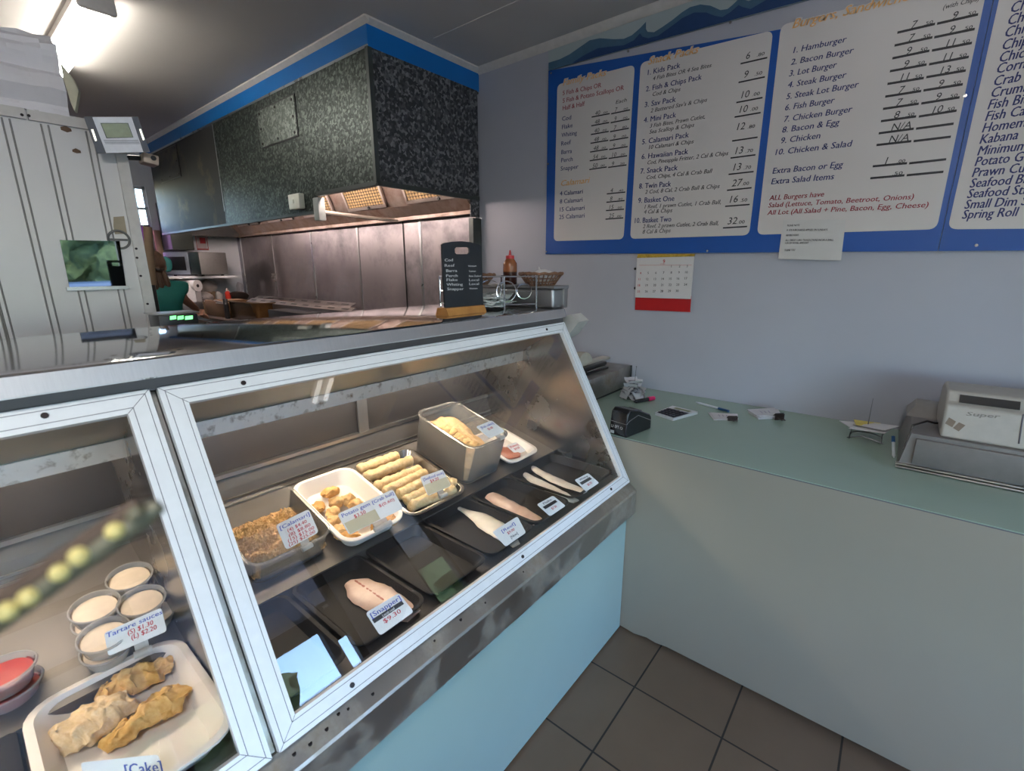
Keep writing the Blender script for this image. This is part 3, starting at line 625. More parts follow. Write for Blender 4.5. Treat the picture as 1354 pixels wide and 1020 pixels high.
# calendar
cal = thing('calendar', 'small month calendar with a red backing hanging under the menu board', 'calendar', tuple(at_y(878, 412, YW-.01)))
kp = lambda x, y, o=0: at_y(830+x*.08826, 330+y*.08826, YW-.006-o)
b = MB(); b.prism([kp(112, 905), kp(938, 938), kp(955, 700), kp(120, 690)], (0, -.003, 0)); b.prism([kp(150, 300), kp(960, 300), kp(990, 130), kp(150, 130)], (0, -.003, 0)); b.build('backing', mat('red card', (.42, .008, .01), .45, vary=.04), cal)
b = MB(); b.prism([kp(115, 718, .004), kp(945, 742, .004), kp(1000, 108, .004), kp(150, 108, .004)], (0, -.006, 0)); pad = b.build('page_block', mat('calendar paper', (.62, .60, .60), .6, vary=.02), cal)
b = MB(); b.prism([kp(152, 128, .002), kp(1003, 104, .002), kp(1012, 68, .002), kp(165, 72, .002)], (0, -.012, 0)); lab(b.build('header_strip', food('gold foil', (.30, .17, .02), (.60, .42, .06), 60, 0, 0, .35, sss=0), cal), 'gold foil heading strip')
b = MB(); INC = [INK[4], mat('calendar red', (.50, .01, .02), .5), INK[1]]
def ct_(s, x, y, h, ink): A = kp(x, y, .0112); b.text(s, A, A+Vector((1, 0, 0)), (0, 0, 1), h, ink, fit=False)
ct_('9', 525, 205, .020, 1); ct_('SEPTEMBER', 485, 222, .004, 1)
for y in (235,): b.quad(kp(170, y+4, .011), kp(960, y+2, .011), kp(960, y-2, .011), kp(170, y, .011), 1)
day = 1
for r in range(5):
    for c in range(7):
        if r == 0 and c < 4: continue
        if day > 30: break
        x = 190+c*115-r*9; y = 278+r*92+(c*-2); ct_(str(day), x-(12 if day > 9 else 0), y, .0125, 1 if c == 0 else 0); day += 1
b.build('print', INC, pad, smooth=0)
for y in (290, 580): p = kp(110, y); MB().blob(p, (.008, .006, .008), 1, 0).build('hook', M_dark, cal)
# ------------------------------------------------------------------ pay counter along the menu wall
M_mint = mat('mint green laminate', (.32, .43, .40), .32, vary=.03, scale=2.5)
M_green = mat('sage green laminate top', (.30, .40, .33), .22, vary=.04, scale=2)
M_cream = mat('cream laminate front', (.30, .275, .225), .42, vary=.03, scale=2)
pay = thing('pay_counter', 'long pay counter with sage green top and cream front along the menu wall', 'counter', (-.1, 2.13, 0))
b = MB(); b.box(-1.35, XF-.005, 1.7145, YW-.001, .909, .915); b.build('countertop', M_green, pay)
b = MB(); b.box(-1.35, XF-.05, 1.7135, 1.7165, .9085, .9115); lab(b.build('edge_joint', M_groove, pay), 'dark joint line along the front edge')
b = MB(); pts = [(-1.30, .03), (-.764, .012), (-.70, .006), (-.64, .018), (-.60, .014), (-.55, .022), (.8, .022), (XF-.05, .022), (XF-.05, .9085), (-1.30, .9085)]
b.prism([(x, 1.714, z) for x, z in pts], (0, .02, 0)); b.build('front_panel', M_cream, pay)
b = MB(); b.box(-1.35, XF-.05, 1.74, YW-.002, .12, .895); b.build('carcass', mat('dark carcass board', (.09, .085, .075), .7), pay)
for x in (-.475, .55, 1.4):
    b = MB(); b.lathe([(.03, 0), (.03, .012), (.024, .014), (.024, .13)], (x, 1.775, 0), 18); b.build('leg', steel('leg steel', (.42, .42, .44), .3), pay)

# ------------------------------------------------------------------ display counter base with its ledge
YL, YE = -1.55, 1.708
base = thing('counter_base', 'mint green counter base with a stained steel ledge below the glass cabinets', 'counter', (-1.2, .1, 0))
b = MB(); b.box(-.785, -.766, YL, YE, .012, .70); b.build('front_panel', M_mint, base)
b = MB(); b.box(-1.6, -.79, YL, YE, .06, .695); b.build('carcass', MATS['dark carcass board'], base)
M_ledge = steel('stained ledge steel', (.50, .47, .43), .34, (1, 1, 1), 9, .12, .05, .55, (.23, .18, .12), 7)
b = MB(); pr = [(-.80, .70), (-.80, .733), (-.766, .729), (-.738, .704), (-.734, .701), (-.731, .694), (-.731, .597), (-.745, .592), (-.766, .592), (-.766, .70)]
b.prism([(x, YL, z) for x, z in pr], (0, YE+.002-YL, 0)); b.build('ledge', M_ledge, base, smooth=20)
b = MB()
for y in (.27, .30, .335, .365, .385, .44, .62, .71, .80, .97): 
    p = Vector((-.752+random.uniform(-.006, .006), y, 0)); z = .729+(p.x+.766)*(-.893)
    b.tube([(p.x, y, z-.003), (p.x+.0006, y, z+.0008)], random.uniform(.0022, .0042), 8)
b.build('ledge_hole', M_screw, base)
for y in (1.35, .0, -1.2):
    b = MB(); b.lathe([(.02, 0), (.02, .06)], (-.82, y, 0), 12); b.build('foot', M_dark, base)

# ------------------------------------------------------------------ glass fronted display cabinets
GN = Vector((.8815, 0, .4734)).normalized(); P00 = Vector((-.766, 0, .733))
def G(y, t, o=0.0): return Vector((-.766-.341*t, y, .733+.635*t)) + GN*o
M_pane = pane_glass('cabinet front glass', (.985, .985, .985), 0, 1.1)
M_inner = steel('cabinet inner steel', (.36, .34, .32), .26, (1, 1, 1), 5, .10, .05)
M_deck = steel('cabinet deck steel', (.14, .13, .125), .55, (1, 1, 1), 6, .1, .04)
M_slide = mat('grey sliding door acrylic', (.030, .028, .029), .22, vary=.03, scale=3)
M_lip = steel('speckled lip steel', (.92, .88, .84), .5, (1, 1, 1), 22, .1, .05, .35, (.22, .13, .07), 30)
def rail(b, c4, th=.016):
    b.hexa([G(y, t, 0) for y, t in c4]+[G(y, t, th) for y, t in c4], 0)
def cabinet(y0, y1, label, divs, screws):
    t = thing('display_cabinet', label, 'display cabinet', (-1.2, (y0+y1)/2, .70))
    w, h = .042, .0565
    R = {'bottom': [(y0, 0), (y1, 0), (y1-w, h), (y0+w, h)], 'top': [(y0+w, 1-h), (y1-w, 1-h), (y1, 1), (y0, 1)],
         'left': [(y0, 0), (y0+w, h), (y0+w, 1-h), (y0, 1)], 'right': [(y1-w, h), (y1, 0), (y1, 1), (y1-w, 1-h)]}
    for k, c in R.items():
        b = MB(); rail(b, c); m = .0006
        (ya, ta), (yb, tb), (yc, tc), (yd, td) = c
        def ln(p, q, wd):   # engraved line on the rail face
            p, q = G(*p, .0163), G(*q, .0163); d = (q-p).normalized(); s = d.cross(GN)*wd; b.quad(p-s, q-s, q+s, p+s, 1)
        mix = lambda p, q, u: (p[0]*(1-u)+q[0]*u, p[1]*(1-u)+q[1]*u)
        if k in ('bottom', 'top'): e = [(c[0], c[3]), (c[1], c[2])]
        else: e = [(c[0], c[1]), (c[3], c[2])]
        for u in (.24, .80): ln(mix(*e[0], u), mix(*e[1], u), m)
        for p, q in e: ln(p, q, .0005)
        b.build('frame_rail', [M_alu, M_groove], t, smooth=0)
    b = MB()
    for y, tt in screws:
        p = G(y, tt, .016); MB().tube([p, p+GN*.0025], .0052, 10).build('frame_screw', M_screw, t)
    b = MB(); c = [(y0+w-.01, h-.012), (y1-w+.01, h-.012), (y1-w+.01, 1-h+.012), (y0+w-.01, 1-h+.012)]
    b.hexa([G(y, q, .001) for y, q in c]+[G(y, q, .006) for y, q in c]); lab(b.build('glass_pane', M_pane, t, smooth=0), 'sloping clear glass front')
    # inside: two deck levels, back doors, ends, header
    b = MB(); pr = [(-.785, .735), (-.79, .752), (-.805, .756), (-1.118, .756), (-1.118, .7905), (-1.50, .8865), (-1.53, .975), (-1.62, .975), (-1.62, .70), (-.785, .70)]
    b.prism([(x, y0+.004, z) for x, z in pr], (0, y1-y0-.008, 0)); b.build('deck', M_deck, t, smooth=0)
    b = MB(); b.prism([G(y0, .02, -.004), Vector((-.80, y0, .735)), Vector((-1.63, y0, .735)), Vector((-1.63, y0, 1.36)), G(y0, .98, -.004)], (0, .018, 0)); b.build('end_panel', M_inner, t)
    b = MB(); b.prism([G(y1, .02, -.004), Vector((-.80, y1, .735)), Vector((-1.63, y1, .735)), Vector((-1.63, y1, 1.36)), G(y1, .98, -.004)], (0, -.018, 0)); b.build('end_panel', M_inner, t)
    b = MB(); b.box(-1.64, -1.625, y0, y1, .98, 1.365); b.build('back_frame', M_dark, t)
    b = MB(); b.box(-1.56, -1.522, y0+.018, y1-.018, .975, .987); b.box(-1.513, -1.505, y0+.018, y1-.018, .905, .912); b.box(-1.507, -1.499, y0+.018, y1-.018, .888, .894)
    b.build('door_track', M_steel2, t, smooth=0)
    ym = divs
    b = MB(); b.box(-1.552, -1.546, y0+.018, ym+.01, .985, 1.30); b.build('sliding_door', M_slide, t)
    b = MB(); b.box(-1.542, -1.536, ym-.03, y1-.018, .985, 1.30); d = b.build('sliding_door', M_slide, t)
    b = MB(); b.box(-1.536, -1.528, ym-.03, ym+.012, .985, 1.30); b.build('door_stile', M_steel2, d)
    b = MB(); b.prism([(-1.625, y0+.018, 1.36), (-1.112, y0+.018, 1.36), (-1.112, y0+.018, 1.352), (-1.30, y0+.018, 1.232), (-1.302, y0+.018, 1.226), (-1.306, y0+.018, 1.232), (-1.32, y0+.018, 1.25), (-1.625, y0+.018, 1.30)], (0, y1-y0-.036, 0)); b.build('header', steel('greenish header steel', (.30, .32, .30), .34, (1, 1, 1), 6, .1, .04), t, smooth=0)
    b = MB(); b.prism([(-1.302, y0+.018, 1.232), (-1.298, y0+.018, 1.230), (-1.304, y0+.018, 1.186), (-1.308, y0+.018, 1.187)], (0, y1-y0-.036, 0)); b.build('lip', M_lip, t, smooth=0)
    b = MB(); b.tube([(-1.42, y0+.09, 1.245), (-1.42, y1-.09, 1.245)], .013, 10); lab(b.build('light_tube', glow('cabinet tube light', (1.0, .83, .62), TUBE_CASE), t), 'strip light under the cabinet header')
    b = MB(); b.box(-1.44, -1.40, y0+.05, y1-.05, 1.262, 1.285); b.build('light_fitting', M_white, t)
    return t
cabR = cabinet(.247, 1.688, 'glass fronted display cabinet with the calamari, sticks and fish fillets', .975, [(.398, .971), (.403, .028), (1.541, .032), (1.546, .974), (.979, .028)])
cabL = cabinet(-1.20, .2335, 'glass fronted display cabinet with the tartare tubs at the left edge', -.02, [(.0847, .976), (.09, .028), (-.9, .97), (-.9, .03)])
b = MB(); b.hexa([Vector((-.80, .236, .735)), Vector((-.80, .246, .735)), Vector((-1.16, .246, 1.37)), Vector((-1.16, .236, 1.37)), G(.236, 0, -.006), G(.246, 0, -.006), G(.246, 1, -.006), G(.236, 1, -.006)])
tag(b.build('divider_strip', MATS['stained ledge steel'], smooth=0), 'narrow steel strip between the two glass cabinets', 'steel strip')

# ------------------------------------------------------------------ stainless worktop over the cabinets
top = thing('worktop', 'long polished stainless steel worktop over the display cabinets', 'worktop', (-1.37, .1, 1.40))
M_polish = steel('polished worktop steel', (.72, .72, .73), .07, (.6, .6, .6), 2.2, .04, .12)
b = MB(); pr = [(-1.65, 1.438), (-1.086, 1.438), (-1.075, 1.434), (-1.065, 1.402), (-1.07, 1.399), (-1.65, 1.399)]
rings = [[Vector((x, y, z)) for x, z in pr] for y in (YL, 1.66)]
rings.append([Vector((min(x, -1.125) if x > -1.2 else x, 1.712, z)) for x, z in pr])
b.loft(rings); b.build('slab', M_polish, top, smooth=20)
b = MB(); b.prism([(-1.0745, YL, 1.4335), (-1.0735, YL, 1.434), (-1.0635, YL, 1.4025), (-1.0645, YL, 1.402)], (0, 1.655-YL, 0)); lab(b.build('front_edge', steel('brushed edge steel', (.62, .59, .59), .45, (1, 14, 1), 20, .08), top, smooth=0), 'brushed front edge of the worktop')
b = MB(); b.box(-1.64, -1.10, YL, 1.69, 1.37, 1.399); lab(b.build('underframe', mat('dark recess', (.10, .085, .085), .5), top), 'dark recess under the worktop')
# ------------------------------------------------------------------ ceiling lights
def batten(loc, L, along, label, strength, col, two):
    t = thing('ceiling_light', label, 'light', (loc[0], loc[1], ZC)); x, y = loc[:2]; hx, hy = (L/2, .07) if along == 'x' else (.07, L/2)
    MB().box(x-hx, x+hx, y-hy, y+hy, ZC-.035, ZC-.001, .006).build('housing', M_trim, t)
    g = glow('tube light %s' % loc[2], col, strength)
    for o in ((-.045, .045) if two else (0,)):
        b = MB(); d = L/2-.03
        b.tube([(x-d, y+o, ZC-.06), (x+d, y+o, ZC-.06)] if along == 'x' else [(x+o, y-d, ZC-.06), (x+o, y+d, ZC-.06)], .016, 12); b.build('tube', g, t)
    for s in (-1, 1):
        b = MB()
        if along == 'x': b.box(x+s*(L/2-.03), x+s*L/2, y-.075, y+.075, ZC-.085, ZC-.02, .02, 3)
        else: b.box(x-.075, x+.075, y+s*(L/2-.03), y+s*L/2, ZC-.085, ZC-.02, .02, 3)
        b.build('end_cap', M_trim, t)
a0 = at_z(137, 9, ZC-.06)
batten((-3.13-.62, .76, 'kitchen'), 1.24, 'x', 'lit fluorescent batten on the ceiling above the cool room', TUBE_KITCHEN, (1.0, .97, .90), True)
batten((.30, -.95, 'front'), 1.24, 'y', 'extra unseen fluorescent batten behind the camera, added to brighten the cabinet fronts', TUBE_ADDED, (1.0, .98, .95), True)  # extra lamp added out of view to light the cabinet fronts
batten((.16, 1.74, 'shop'), 1.24, 'x', 'lit twin fluorescent batten on the ceiling over the customer floor', TUBE_SHOP, (1.0, .98, .93), True)
# ------------------------------------------------------------------ cool room with its sheet, mirror and display
XC = -2.60
M_cool = mat('aged white coolroom metal', (.66, .64, .63), .42, .15, .07, 1.6)
M_colt = mat('white aluminium angle', (.58, .55, .52), .4, .2)
cool = thing('cool_room', 'tall white metal cool room behind the left end of the worktop', 'cool room', (XC-1, -.6, 0))
YC, ZCR = .632, 2.168
b = MB(); b.box(XC-1.9, XC, -2.3, YC, 0, ZCR); b.build('body', M_cool, cool)
b = MB()
def seam(y, m=0):
    for d in (-.010, .010): b.prism([(XC, y+d-.003, 0), (XC+.004, y+d, 0), (XC, y+d+.003, 0)], (0, 0, ZCR-.04))
for px, py in ((8, 160), (60, 170), (119, 180), (8, 425), (-60, 200), (-120, 200)): seam(at_x(px, py, XC).y)
b.build('panel_seam', mat('seam grey', (.27, .26, .25), .5), cool, smooth=0)
b = MB(); b.box(XC-.03, XC+.012, YC-.036, YC+.003, 0, ZCR); pst = b.build('corner_post', M_colt, cool)
b = MB(); b.box(XC-.03, XC+.012, -2.3, at_x(33, 145, XC).y-.003, ZCR-.034, ZCR+.004); b.build('top_trim', M_colt, cool)
b = MB(); b.box(XC-.03, XC+.012, at_x(33, 145, XC).y+.003, YC+.004, ZCR-.034, ZCR+.004); b.build('top_trim', M_colt, cool)
for px, py in ((29, 152), (38, 153), (180, 329), (181, 341), (186, 365), (195, 402)): p = at_x(px, py, XC+.012); MB().tube([p, p+Vector((.003, 0, 0))], .005, 8).build('rivet', M_screw, pst)
b = MB()
for px, py, r in ((88, 171, .012), (101, 200, .010)): 
    p = at_x(px, py, XC+.001); b.blob(p, (.002, r*1.5, r*.9), 1, .3, 60, px)
lab(b.build('rust_spot', mat('rust', (.12, .07, .04), .8), cool), 'small rust spot')
b = MB(); q = [at_x(x, y, XC+.001) for x, y in ((150, 287), (164, 286), (168, 309), (152, 310), (150, 300))]; b.prism(q, (.001, 0, 0)); lab(b.build('tape_patch', mat('old beige tape', (.33, .28, .20), .6), cool), 'torn beige tape patch')
p = at_x(157, 317, XC); b = MB()
ring = [Vector((XC+.004, p.y+.036*math.cos(a/24*6.283), p.z+.036*math.sin(a/24*6.283))) for a in range(25)]
b.tube(ring, .0045, 6, False); b.box(XC, XC+.004, p.y-.03, p.y+.03, p.z-.005, p.z+.004); lab(b.build('badge', mat('badge dark line', (.12, .12, .12), .5), cool), 'round outlined badge')
# mirror on the cool room wall
q = [at_x(x, y, XC+.008) for x, y in ((92, 380.5), (166.5, 378), (158, 319), (79, 317.5))]
mt = thing('mirror', 'small rectangular mirror on the cool room wall reflecting trees and the street', 'mirror', tuple(q[0]))
b = MB(); b.prism(q, (-.007, 0, 0)); mm, nt, pp = nodes_of('mirror silver'); pp.inputs['Metallic'].default_value = 1; pp.inputs['Roughness'].default_value = .02; pp.inputs['Base Color'].default_value = (.17, .18, .185, 1)
b.build('silvered_glass', mm, mt, smooth=0)
b = MB(); b.box(XC, XC+.014, q[0].y-.01, q[1].y+.01, q[0].z-.012, q[0].z+.002); b.build('clip_rail', M_steel2, mt)
# crumpled white sheet over the boxes on top
sh = thing('plastic_sheet', 'crumpled white sheet draped over boxes on top of the cool room', 'sheet', (XC-.5, -.6, ZCR))
M_sheetw = mat('white plastic sheeting', (.76, .73, .75), .5, vary=.05, scale=4)
b = MB(); NY, NS = 60, 26; ye = .475
prof = [(XC+.012, ZCR+.0), (XC+.02, ZCR+.06), (XC+.01, 2.33), (XC-.02, 2.38), (XC-.05, 2.43), (XC-.12, 2.455), (XC-.5, 2.46), (XC-1.0, 2.46)]
G_ = []
for i in range(NY+1):
    y = -2.2+(ye+2.2)*i/NY; row = []
    for k in range(NS+1):
        u = k/NS*(len(prof)-1); j = min(int(u), len(prof)-2); f = u-j
        x = prof[j][0]*(1-f)+prof[j+1][0]*f; z = prof[j][1]*(1-f)+prof[j+1][1]*f
        w = 1 if 0 < k else .2
        n1 = noise.noise(Vector((y*3.1, k*.33, 1)))*.035 + abs(noise.noise(Vector((y*7+k*.4, k*.5-y*4, 5))))*.03
        if abs(z-2.365) < .03: n1 += .02
        row.append(Vector((x+n1*w, y, min(z+n1*.5*w, ZC-.02))))
    G_.append(row)
for i in range(NY):
    for k in range(NS): b.quad(G_[i][k], G_[i+1][k], G_[i+1][k+1], G_[i][k+1])
E_ = G_[-1]; b.add(E_+[Vector((XC-1.0, ye-.01, ZCR))], [tuple(range(len(E_)+1))]); b.build('cover', M_sheetw, sh, smooth=25)
q = [at_x(x, y, XC+.03) for x, y in ((80, 84), (96, 104), (104, 120), (99, 148), (93, 135), (84, 105))]
b = MB(); b.prism(q, (-.02, .01, 0)); b.build('hanging_corner', mat('yellowed sheet', (.55, .52, .38), .5), sh)
# display indicator at the cool room corner
DP = at_x(150, 180, XC+.10); DN = Vector((.95, -.22, -.22)).normalized()
D_ = lambda x, y, o=0: at_plane(100+x*.0886, 140+y*.0886, DP, DN)+DN*o
dt = thing('weight_display', 'tilted grey and white digital display panel at the top corner of the cool room', 'display', tuple(D_(640, 700)))
c4 = [(320, 712), (1110, 690), (930, 165), (120, 165)]
b = MB(); b.prism([D_(*p) for p in c4], -DN*.035); b.build('housing', mat('charcoal plastic', (.07, .07, .085), .4), dt)
b = MB(); b.prism([D_(*p, .002) for p in ((455, 705), (1012, 692), (835, 168), (248, 168))], -DN*.03); b.build('face_plate', mat('pale grey plastic', (.80, .80, .84), .4), dt)
b = MB(); b.prism([D_(*p, .003) for p in ((460, 485), (862, 472), (783, 256), (368, 256))], -DN*.003); bz = b.build('screen_bezel', M_dark, dt)
b = MB(); b.prism([D_(*p, .0036) for p in ((468, 475), (850, 465), (776, 264), (380, 264))], -DN*.001); b.build('screen', mat('lcd green grey', (.30, .33, .20), .2, vary=.12, scale=40), bz)
b = MB()
for k in range(4): 
    y = 512+k*17; x0, x1 = 415+k*9, 935+k*8; b.prism([D_(x0, y+5, .0026), D_(x1, y+5, .0026), D_(x1, y-4, .0026), D_(x0, y-4, .0026)], -DN*.001)
b.build('ridges', mat('grey ridge', (.36, .36, .40), .5), dt)
for pts in (((230, 350), (262, 350), (318, 520), (292, 528)), ((948, 348), (972, 346), (1030, 505), (1005, 515))):
    b = MB(); b.prism([D_(*p, .004) for p in pts], -DN*.004); b.build('side_light', glow('pale side lamp', (1, .95, .75), 1.2), dt)
p = D_(640, 600, -.03); b = MB(); b.tube([p, (XC+.0, p.y, p.z)], .012, 8); b.build('bracket', M_dark, dt)
# little camera on the post
p = at_x(178, 208, XC+.03); ct = thing('security_camera', 'tiny beige security camera on the corner post under the display', 'camera', tuple(p))
b = MB(); b.tube([(XC, YC+.0, p.z), (p.x, p.y+.02, p.z)], .010, 8); b.build('mount', M_dark, ct)
b = MB(); b.box(p.x-.03, p.x+.04, p.y+.02, p.y+.075, p.z-.024, p.z+.016, .006, rot=Matrix.Rotation(-.15, 3, 'X')); cb = b.build('body', mat('beige plastic', (.50, .40, .32), .45), ct)
b = MB(); b.tube([(p.x+.04, p.y+.055, p.z), (p.x+.043, p.y+.055, p.z)], .010, 12); b.build('lens', M_dark, cb)

# ------------------------------------------------------------------ kitchen end: shelf, microwave, notice
KX = XK
tag(MB().box(KX, KX+.5, 1.42, 2.30, 1.495, 1.52).build('wall_shelf', M_white), 'white wall shelf carrying the microwave', 'shelf')
mw_ = thing('microwave', 'grey microwave oven on the wall shelf at the kitchen end', 'microwave', (KX+.30, 1.985, 1.52), math.radians(25))
M_mwg = mat('grey microwave casing', (.23, .22, .215), .4); M_mws = mat('silver microwave front', (.30, .33, .37), .3, .4)
W_, D2, H_ = .46, .36, .255
b = MB(); b.box(-W_/2, W_/2, -D2/2, D2/2, .012, H_, .008); b.build('casing', M_mwg, mw_, local=True)
b = MB(); b.box(-W_/2, W_/2-.13, -D2/2-.022, -D2/2, .014, H_-.004, .006); dr = b.build('door', M_mws, mw_, local=True)
b = MB(); b.box(-W_/2+.06, W_/2-.17, -D2/2-.025, -D2/2-.02, .06, H_-.05, .004); b.build('window', M_dark, dr, local=True)
b = MB(); b.box(W_/2-.128, W_/2, -D2/2-.018, -D2/2, .014, H_-.004, .004); b.build('control_panel', mat('dark control panel', (.02, .03, .03), .25), mw_, local=True)
for x in (-.19, .19):
    for y in (-.13, .13): MB().tube([(x, y, 0), (x, y, .014)], .015, 8).build('foot', M_dark, mw_, local=True)
q = [at_x(x, y, KX+.004) for x, y in ((262, 331), (273.5, 329), (271.5, 309), (260, 310))]
nt2 = thing('wall_notice', 'red and white notice on the white wall above the microwave', 'notice', tuple(q[0]))
b = MB(); b.prism(q, (-.003, 0, 0)); b.build('sheet', mat('pinkish paper', (.62, .52, .52), .6), nt2)
b = MB(); c = sum(q, Vector())/4
b.box(KX+.0045, KX+.006, c.y-.055, c.y+.055, q[0].z+.004, q[0].z+.018); b.box(KX+.0045, KX+.006, c.y-.02, c.y+.04, c.z-.02, c.z+.045)
for s in (-.06, .055): b.box(KX+.0045, KX+.006, c.y+s, c.y+s+.006, q[0].z, q[2].z)
b.build('red_print', mat('notice red', (.48, .03, .04), .5), nt2)
tag(MB().box(KX+.001, KX+.32, 1.765, 1.975, 1.80, 2.30, .006).build('wall_cabinet', mat('dark green grey cabinet', (.035, .042, .036), .4)), 'dark cabinet on the wall above the microwave', 'cabinet')
tag(MB().box(KX+.001, KX+.04, 1.69, 1.755, 1.72, 2.01, .004).build('door_frame_piece', mat('tan timber', (.22, .15, .085), .6)), 'tan timber strip beside the dark wall cabinet', 'timber strip')
# lit violet insect lamp
il = thing('insect_killer', 'glowing violet insect lamp hanging near the kitchen window', 'insect lamp', (KX+.08, 1.61, 1.78))
b = MB(); b.box(KX+.001, KX+.03, 1.585, 1.675, 1.72, 2.06, .006); b.build('housing', mat('purple housing', (.10, .015, .12), .4), il)
b = MB(); b.tube([(KX+.05, 1.625, 1.74), (KX+.05, 1.625, 2.04)], .014, 10); b.build('lamp_tube', glow('violet tube', (.85, .45, 1.0), 7), il)
b = MB(); b.box(KX+.03, KX+.06, 1.60, 1.655, 1.72, 1.742); b.box(KX+.03, KX+.06, 1.60, 1.655, 2.04, 2.06); b.build('socket', M_dark, il)
# brown rolled bundle hanging by the cool room corner
pa, pb = at_x(196, 306, -4.3), at_x(201, 377, -4.3)
hr = thing('hanging_roll', 'brown cardboard roll standing upright beside the cool room corner post', 'roll', (pb.x, pb.y, pb.z))
b = MB(); b.tube([pa+Vector((0, 0, .03)), pb], .028, 14); b.build('roll', mat('brown cardboard', (.20, .135, .085), .75), hr)
b = MB(); b.tube([pb+Vector((0, 0, .02)), (pb.x, pb.y, 0)], .02, 8); b.build('stand', M_dark, hr)
# prep bench with clutter under the shelf
tag(MB().box(KX+.002, KX+.62, .95, 2.44, 0, 1.06).build('prep_bench', mat('grey prep bench', (.22, .21, .20), .45)), 'grey prep bench along the kitchen end wall under the shelf', 'bench')
pr_ = thing('paper_towel', 'white paper towel roll lying on the prep bench below the microwave', 'paper towel', tuple(at_x(249, 378, -6.05)))
c = at_x(249, 378, -6.05); ax = Vector((.82, .45, .0)).normalized()*.12
M_pap = mat('paper white', (.70, .68, .68), .8)
b = MB(); b.tube([c-ax, c+ax], .062, 18); b.build('roll', M_pap, pr_)
b = MB(); b.tube([c+ax*.99, c+ax*1.01], .018, 12); b.build('core', M_dark, pr_)
b = MB(); e = c+ax*.3+Vector((.06, -.03, 0)); b.hexa([e+Vector((0, -.05, -.17)), e+Vector((.004, -.05, -.17)), e+Vector((.018, .035, -.17)), e+Vector((.014, .035, -.17)), e+Vector((0, -.05, .02)), e+Vector((.004, -.05, .02)), e+Vector((.018, .035, .02)), e+Vector((.014, .035, .02))]); b.build('loose_sheet', M_pap, pr_)
b = MB(); b.box(c.x-.05, c.x+.05, c.y-.10, c.y+.1, 1.06, c.z-.055, .01); b.build('stand', M_steel2, pr_)
M_bag = mat('white plastic wrap', (.52, .47, .44), .35, vary=.15, scale=14, bmp=.3, bdist=.01)
for i, (px, py, w, h, nm, lb) in enumerate(((233, 374, .05, .045, 'wrapped_pack', 'pale wrapped pack left of the paper towel roll'), (274, 379, .10, .075, 'wrapped_pack', 'large cream wrapped pack right of the paper towel roll'), (270, 393, .10, .06, 'wrapped_pack', 'cream wrapped pack on the prep bench in front of the others'), (290, 393, .045, .07, 'wrapped_pack', 'tall pale wrapped pack beside the red sauce bottle'), (255, 404, .10, .045, 'wrapped_pack', 'flat pale wrapped pack lowest on the prep bench'))):
    p = at_x(px, py, -6.30+.03*i); bb = MB(); bb.blob(p, (w*.7, w, h), 3, .28, 14, i); tag(bb.build(nm, M_bag), lb, 'pack')
    if p.z-h > 1.08: tag(MB().box(p.x-.05, p.x+.05, p.y-.06, p.y+.06, 1.06, p.z-h*.75).build('carton', mat('brown carton', (.25, .17, .10), .8)), 'carton under ' + lb.split(' ', 1)[0] + ' pack %s' % ['left of the roll', 'right of the roll', 'at the front', 'by the sauce bottle', 'lowest'][i], 'carton')
p = at_y(302.5, 397, 2.2); sb = thing('sauce_bottle', 'small red sauce bottle standing at the far end of the cooking bench', 'bottle', (p.x, p.y, p.z))
b = MB(); b.lathe([(.028, 0), (.03, .01), (.03, .085), (.014, .105)], p, 14); b.build('bottle', mat('red bottle plastic', (.52, .035, .02), .35), sb)
b = MB(); b.lathe([(.014, .105), (.014, .122), (.004, .14)], p, 10); b.build('cap', mat('pale cap', (.6, .45, .4), .4), sb)
tag(MB().box(p.x-.12, p.x+.10, 2.1, 2.32, 1.12, p.z).build('bottle_stand', mat('grey prep bench', (.2, .2, .2), .5)), 'low grey box under the red sauce bottle', 'box')
tag(MB().blob(at_x(220.5, 349, -6.2), (.03, .05, .08), 3, .2, 12, 3).build('teal_bag', mat('teal cloth', (.01, .13, .12), .7)), 'teal bag behind the worker beside the microwave', 'bag')
pl = at_y(316, 393, 2.3); b = MB(); b.lathe([(.012, 0), (.10, .012), (.105, .02), (.098, .02), (.01, .006)], (0, 0, 0), 24); R_ = Matrix.Rotation(-.5, 3, 'Z') @ Matrix.Rotation(-.55, 3, 'Y')
b.v = [R_ @ v + pl for v in b.v]; tag(b.build('pan_lid', steel('copper tinted lid', (.22, .18, .16), .4)), 'steel pan lid leaning at the far end of the cooking bench', 'lid')
tag(MB().blob(at_y(317, 383, 2.51), (.05, .045, .10), 3, .35, 16, 8).build('plastic_bag', mat('clear white bag', (.55, .54, .55), .3)), 'white plastic bag hanging in the corner by the splashback', 'bag')

# ------------------------------------------------------------------ cooking bench and racks
cbn = thing('cooking_bench', 'steel cooking bench with oily tank under the hood', 'bench', (-4.7, 2.1, 0))
M_oily = steel('oily bench steel', (.25, .20, .17), .35, (1, 1, 1), 7, .1, .05, .6, (.05, .03, .02), 5)
b = MB(); b.box(-5.87, -2.6, 1.78, 2.525, 0, 1.11); b.build('body', M_oily, cbn)
M_amber = mat('amber oil stained steel', (.10, .05, .018), .25, .3, .4, 6)
x0, x1 = at_y(300, 405, 1.86).x, at_y(338, 405, 1.86).x; zt_ = at_y(318, 399.5, 1.86).z
b = MB(); tub(b, x0, x1, 1.86, 2.24, 1.11, zt_, .03, .01, .97, .012, .01); b.build('oil_tank', M_amber, cbn)
x2 = at_y(270, 405, 1.86).x
b = MB(); b.box(x2, x0-.02, 1.87, 2.2, 1.11, zt_-.02, .008); b.build('timber_block', mat('stained timber', (.26, .14, .075), .6), cbn)
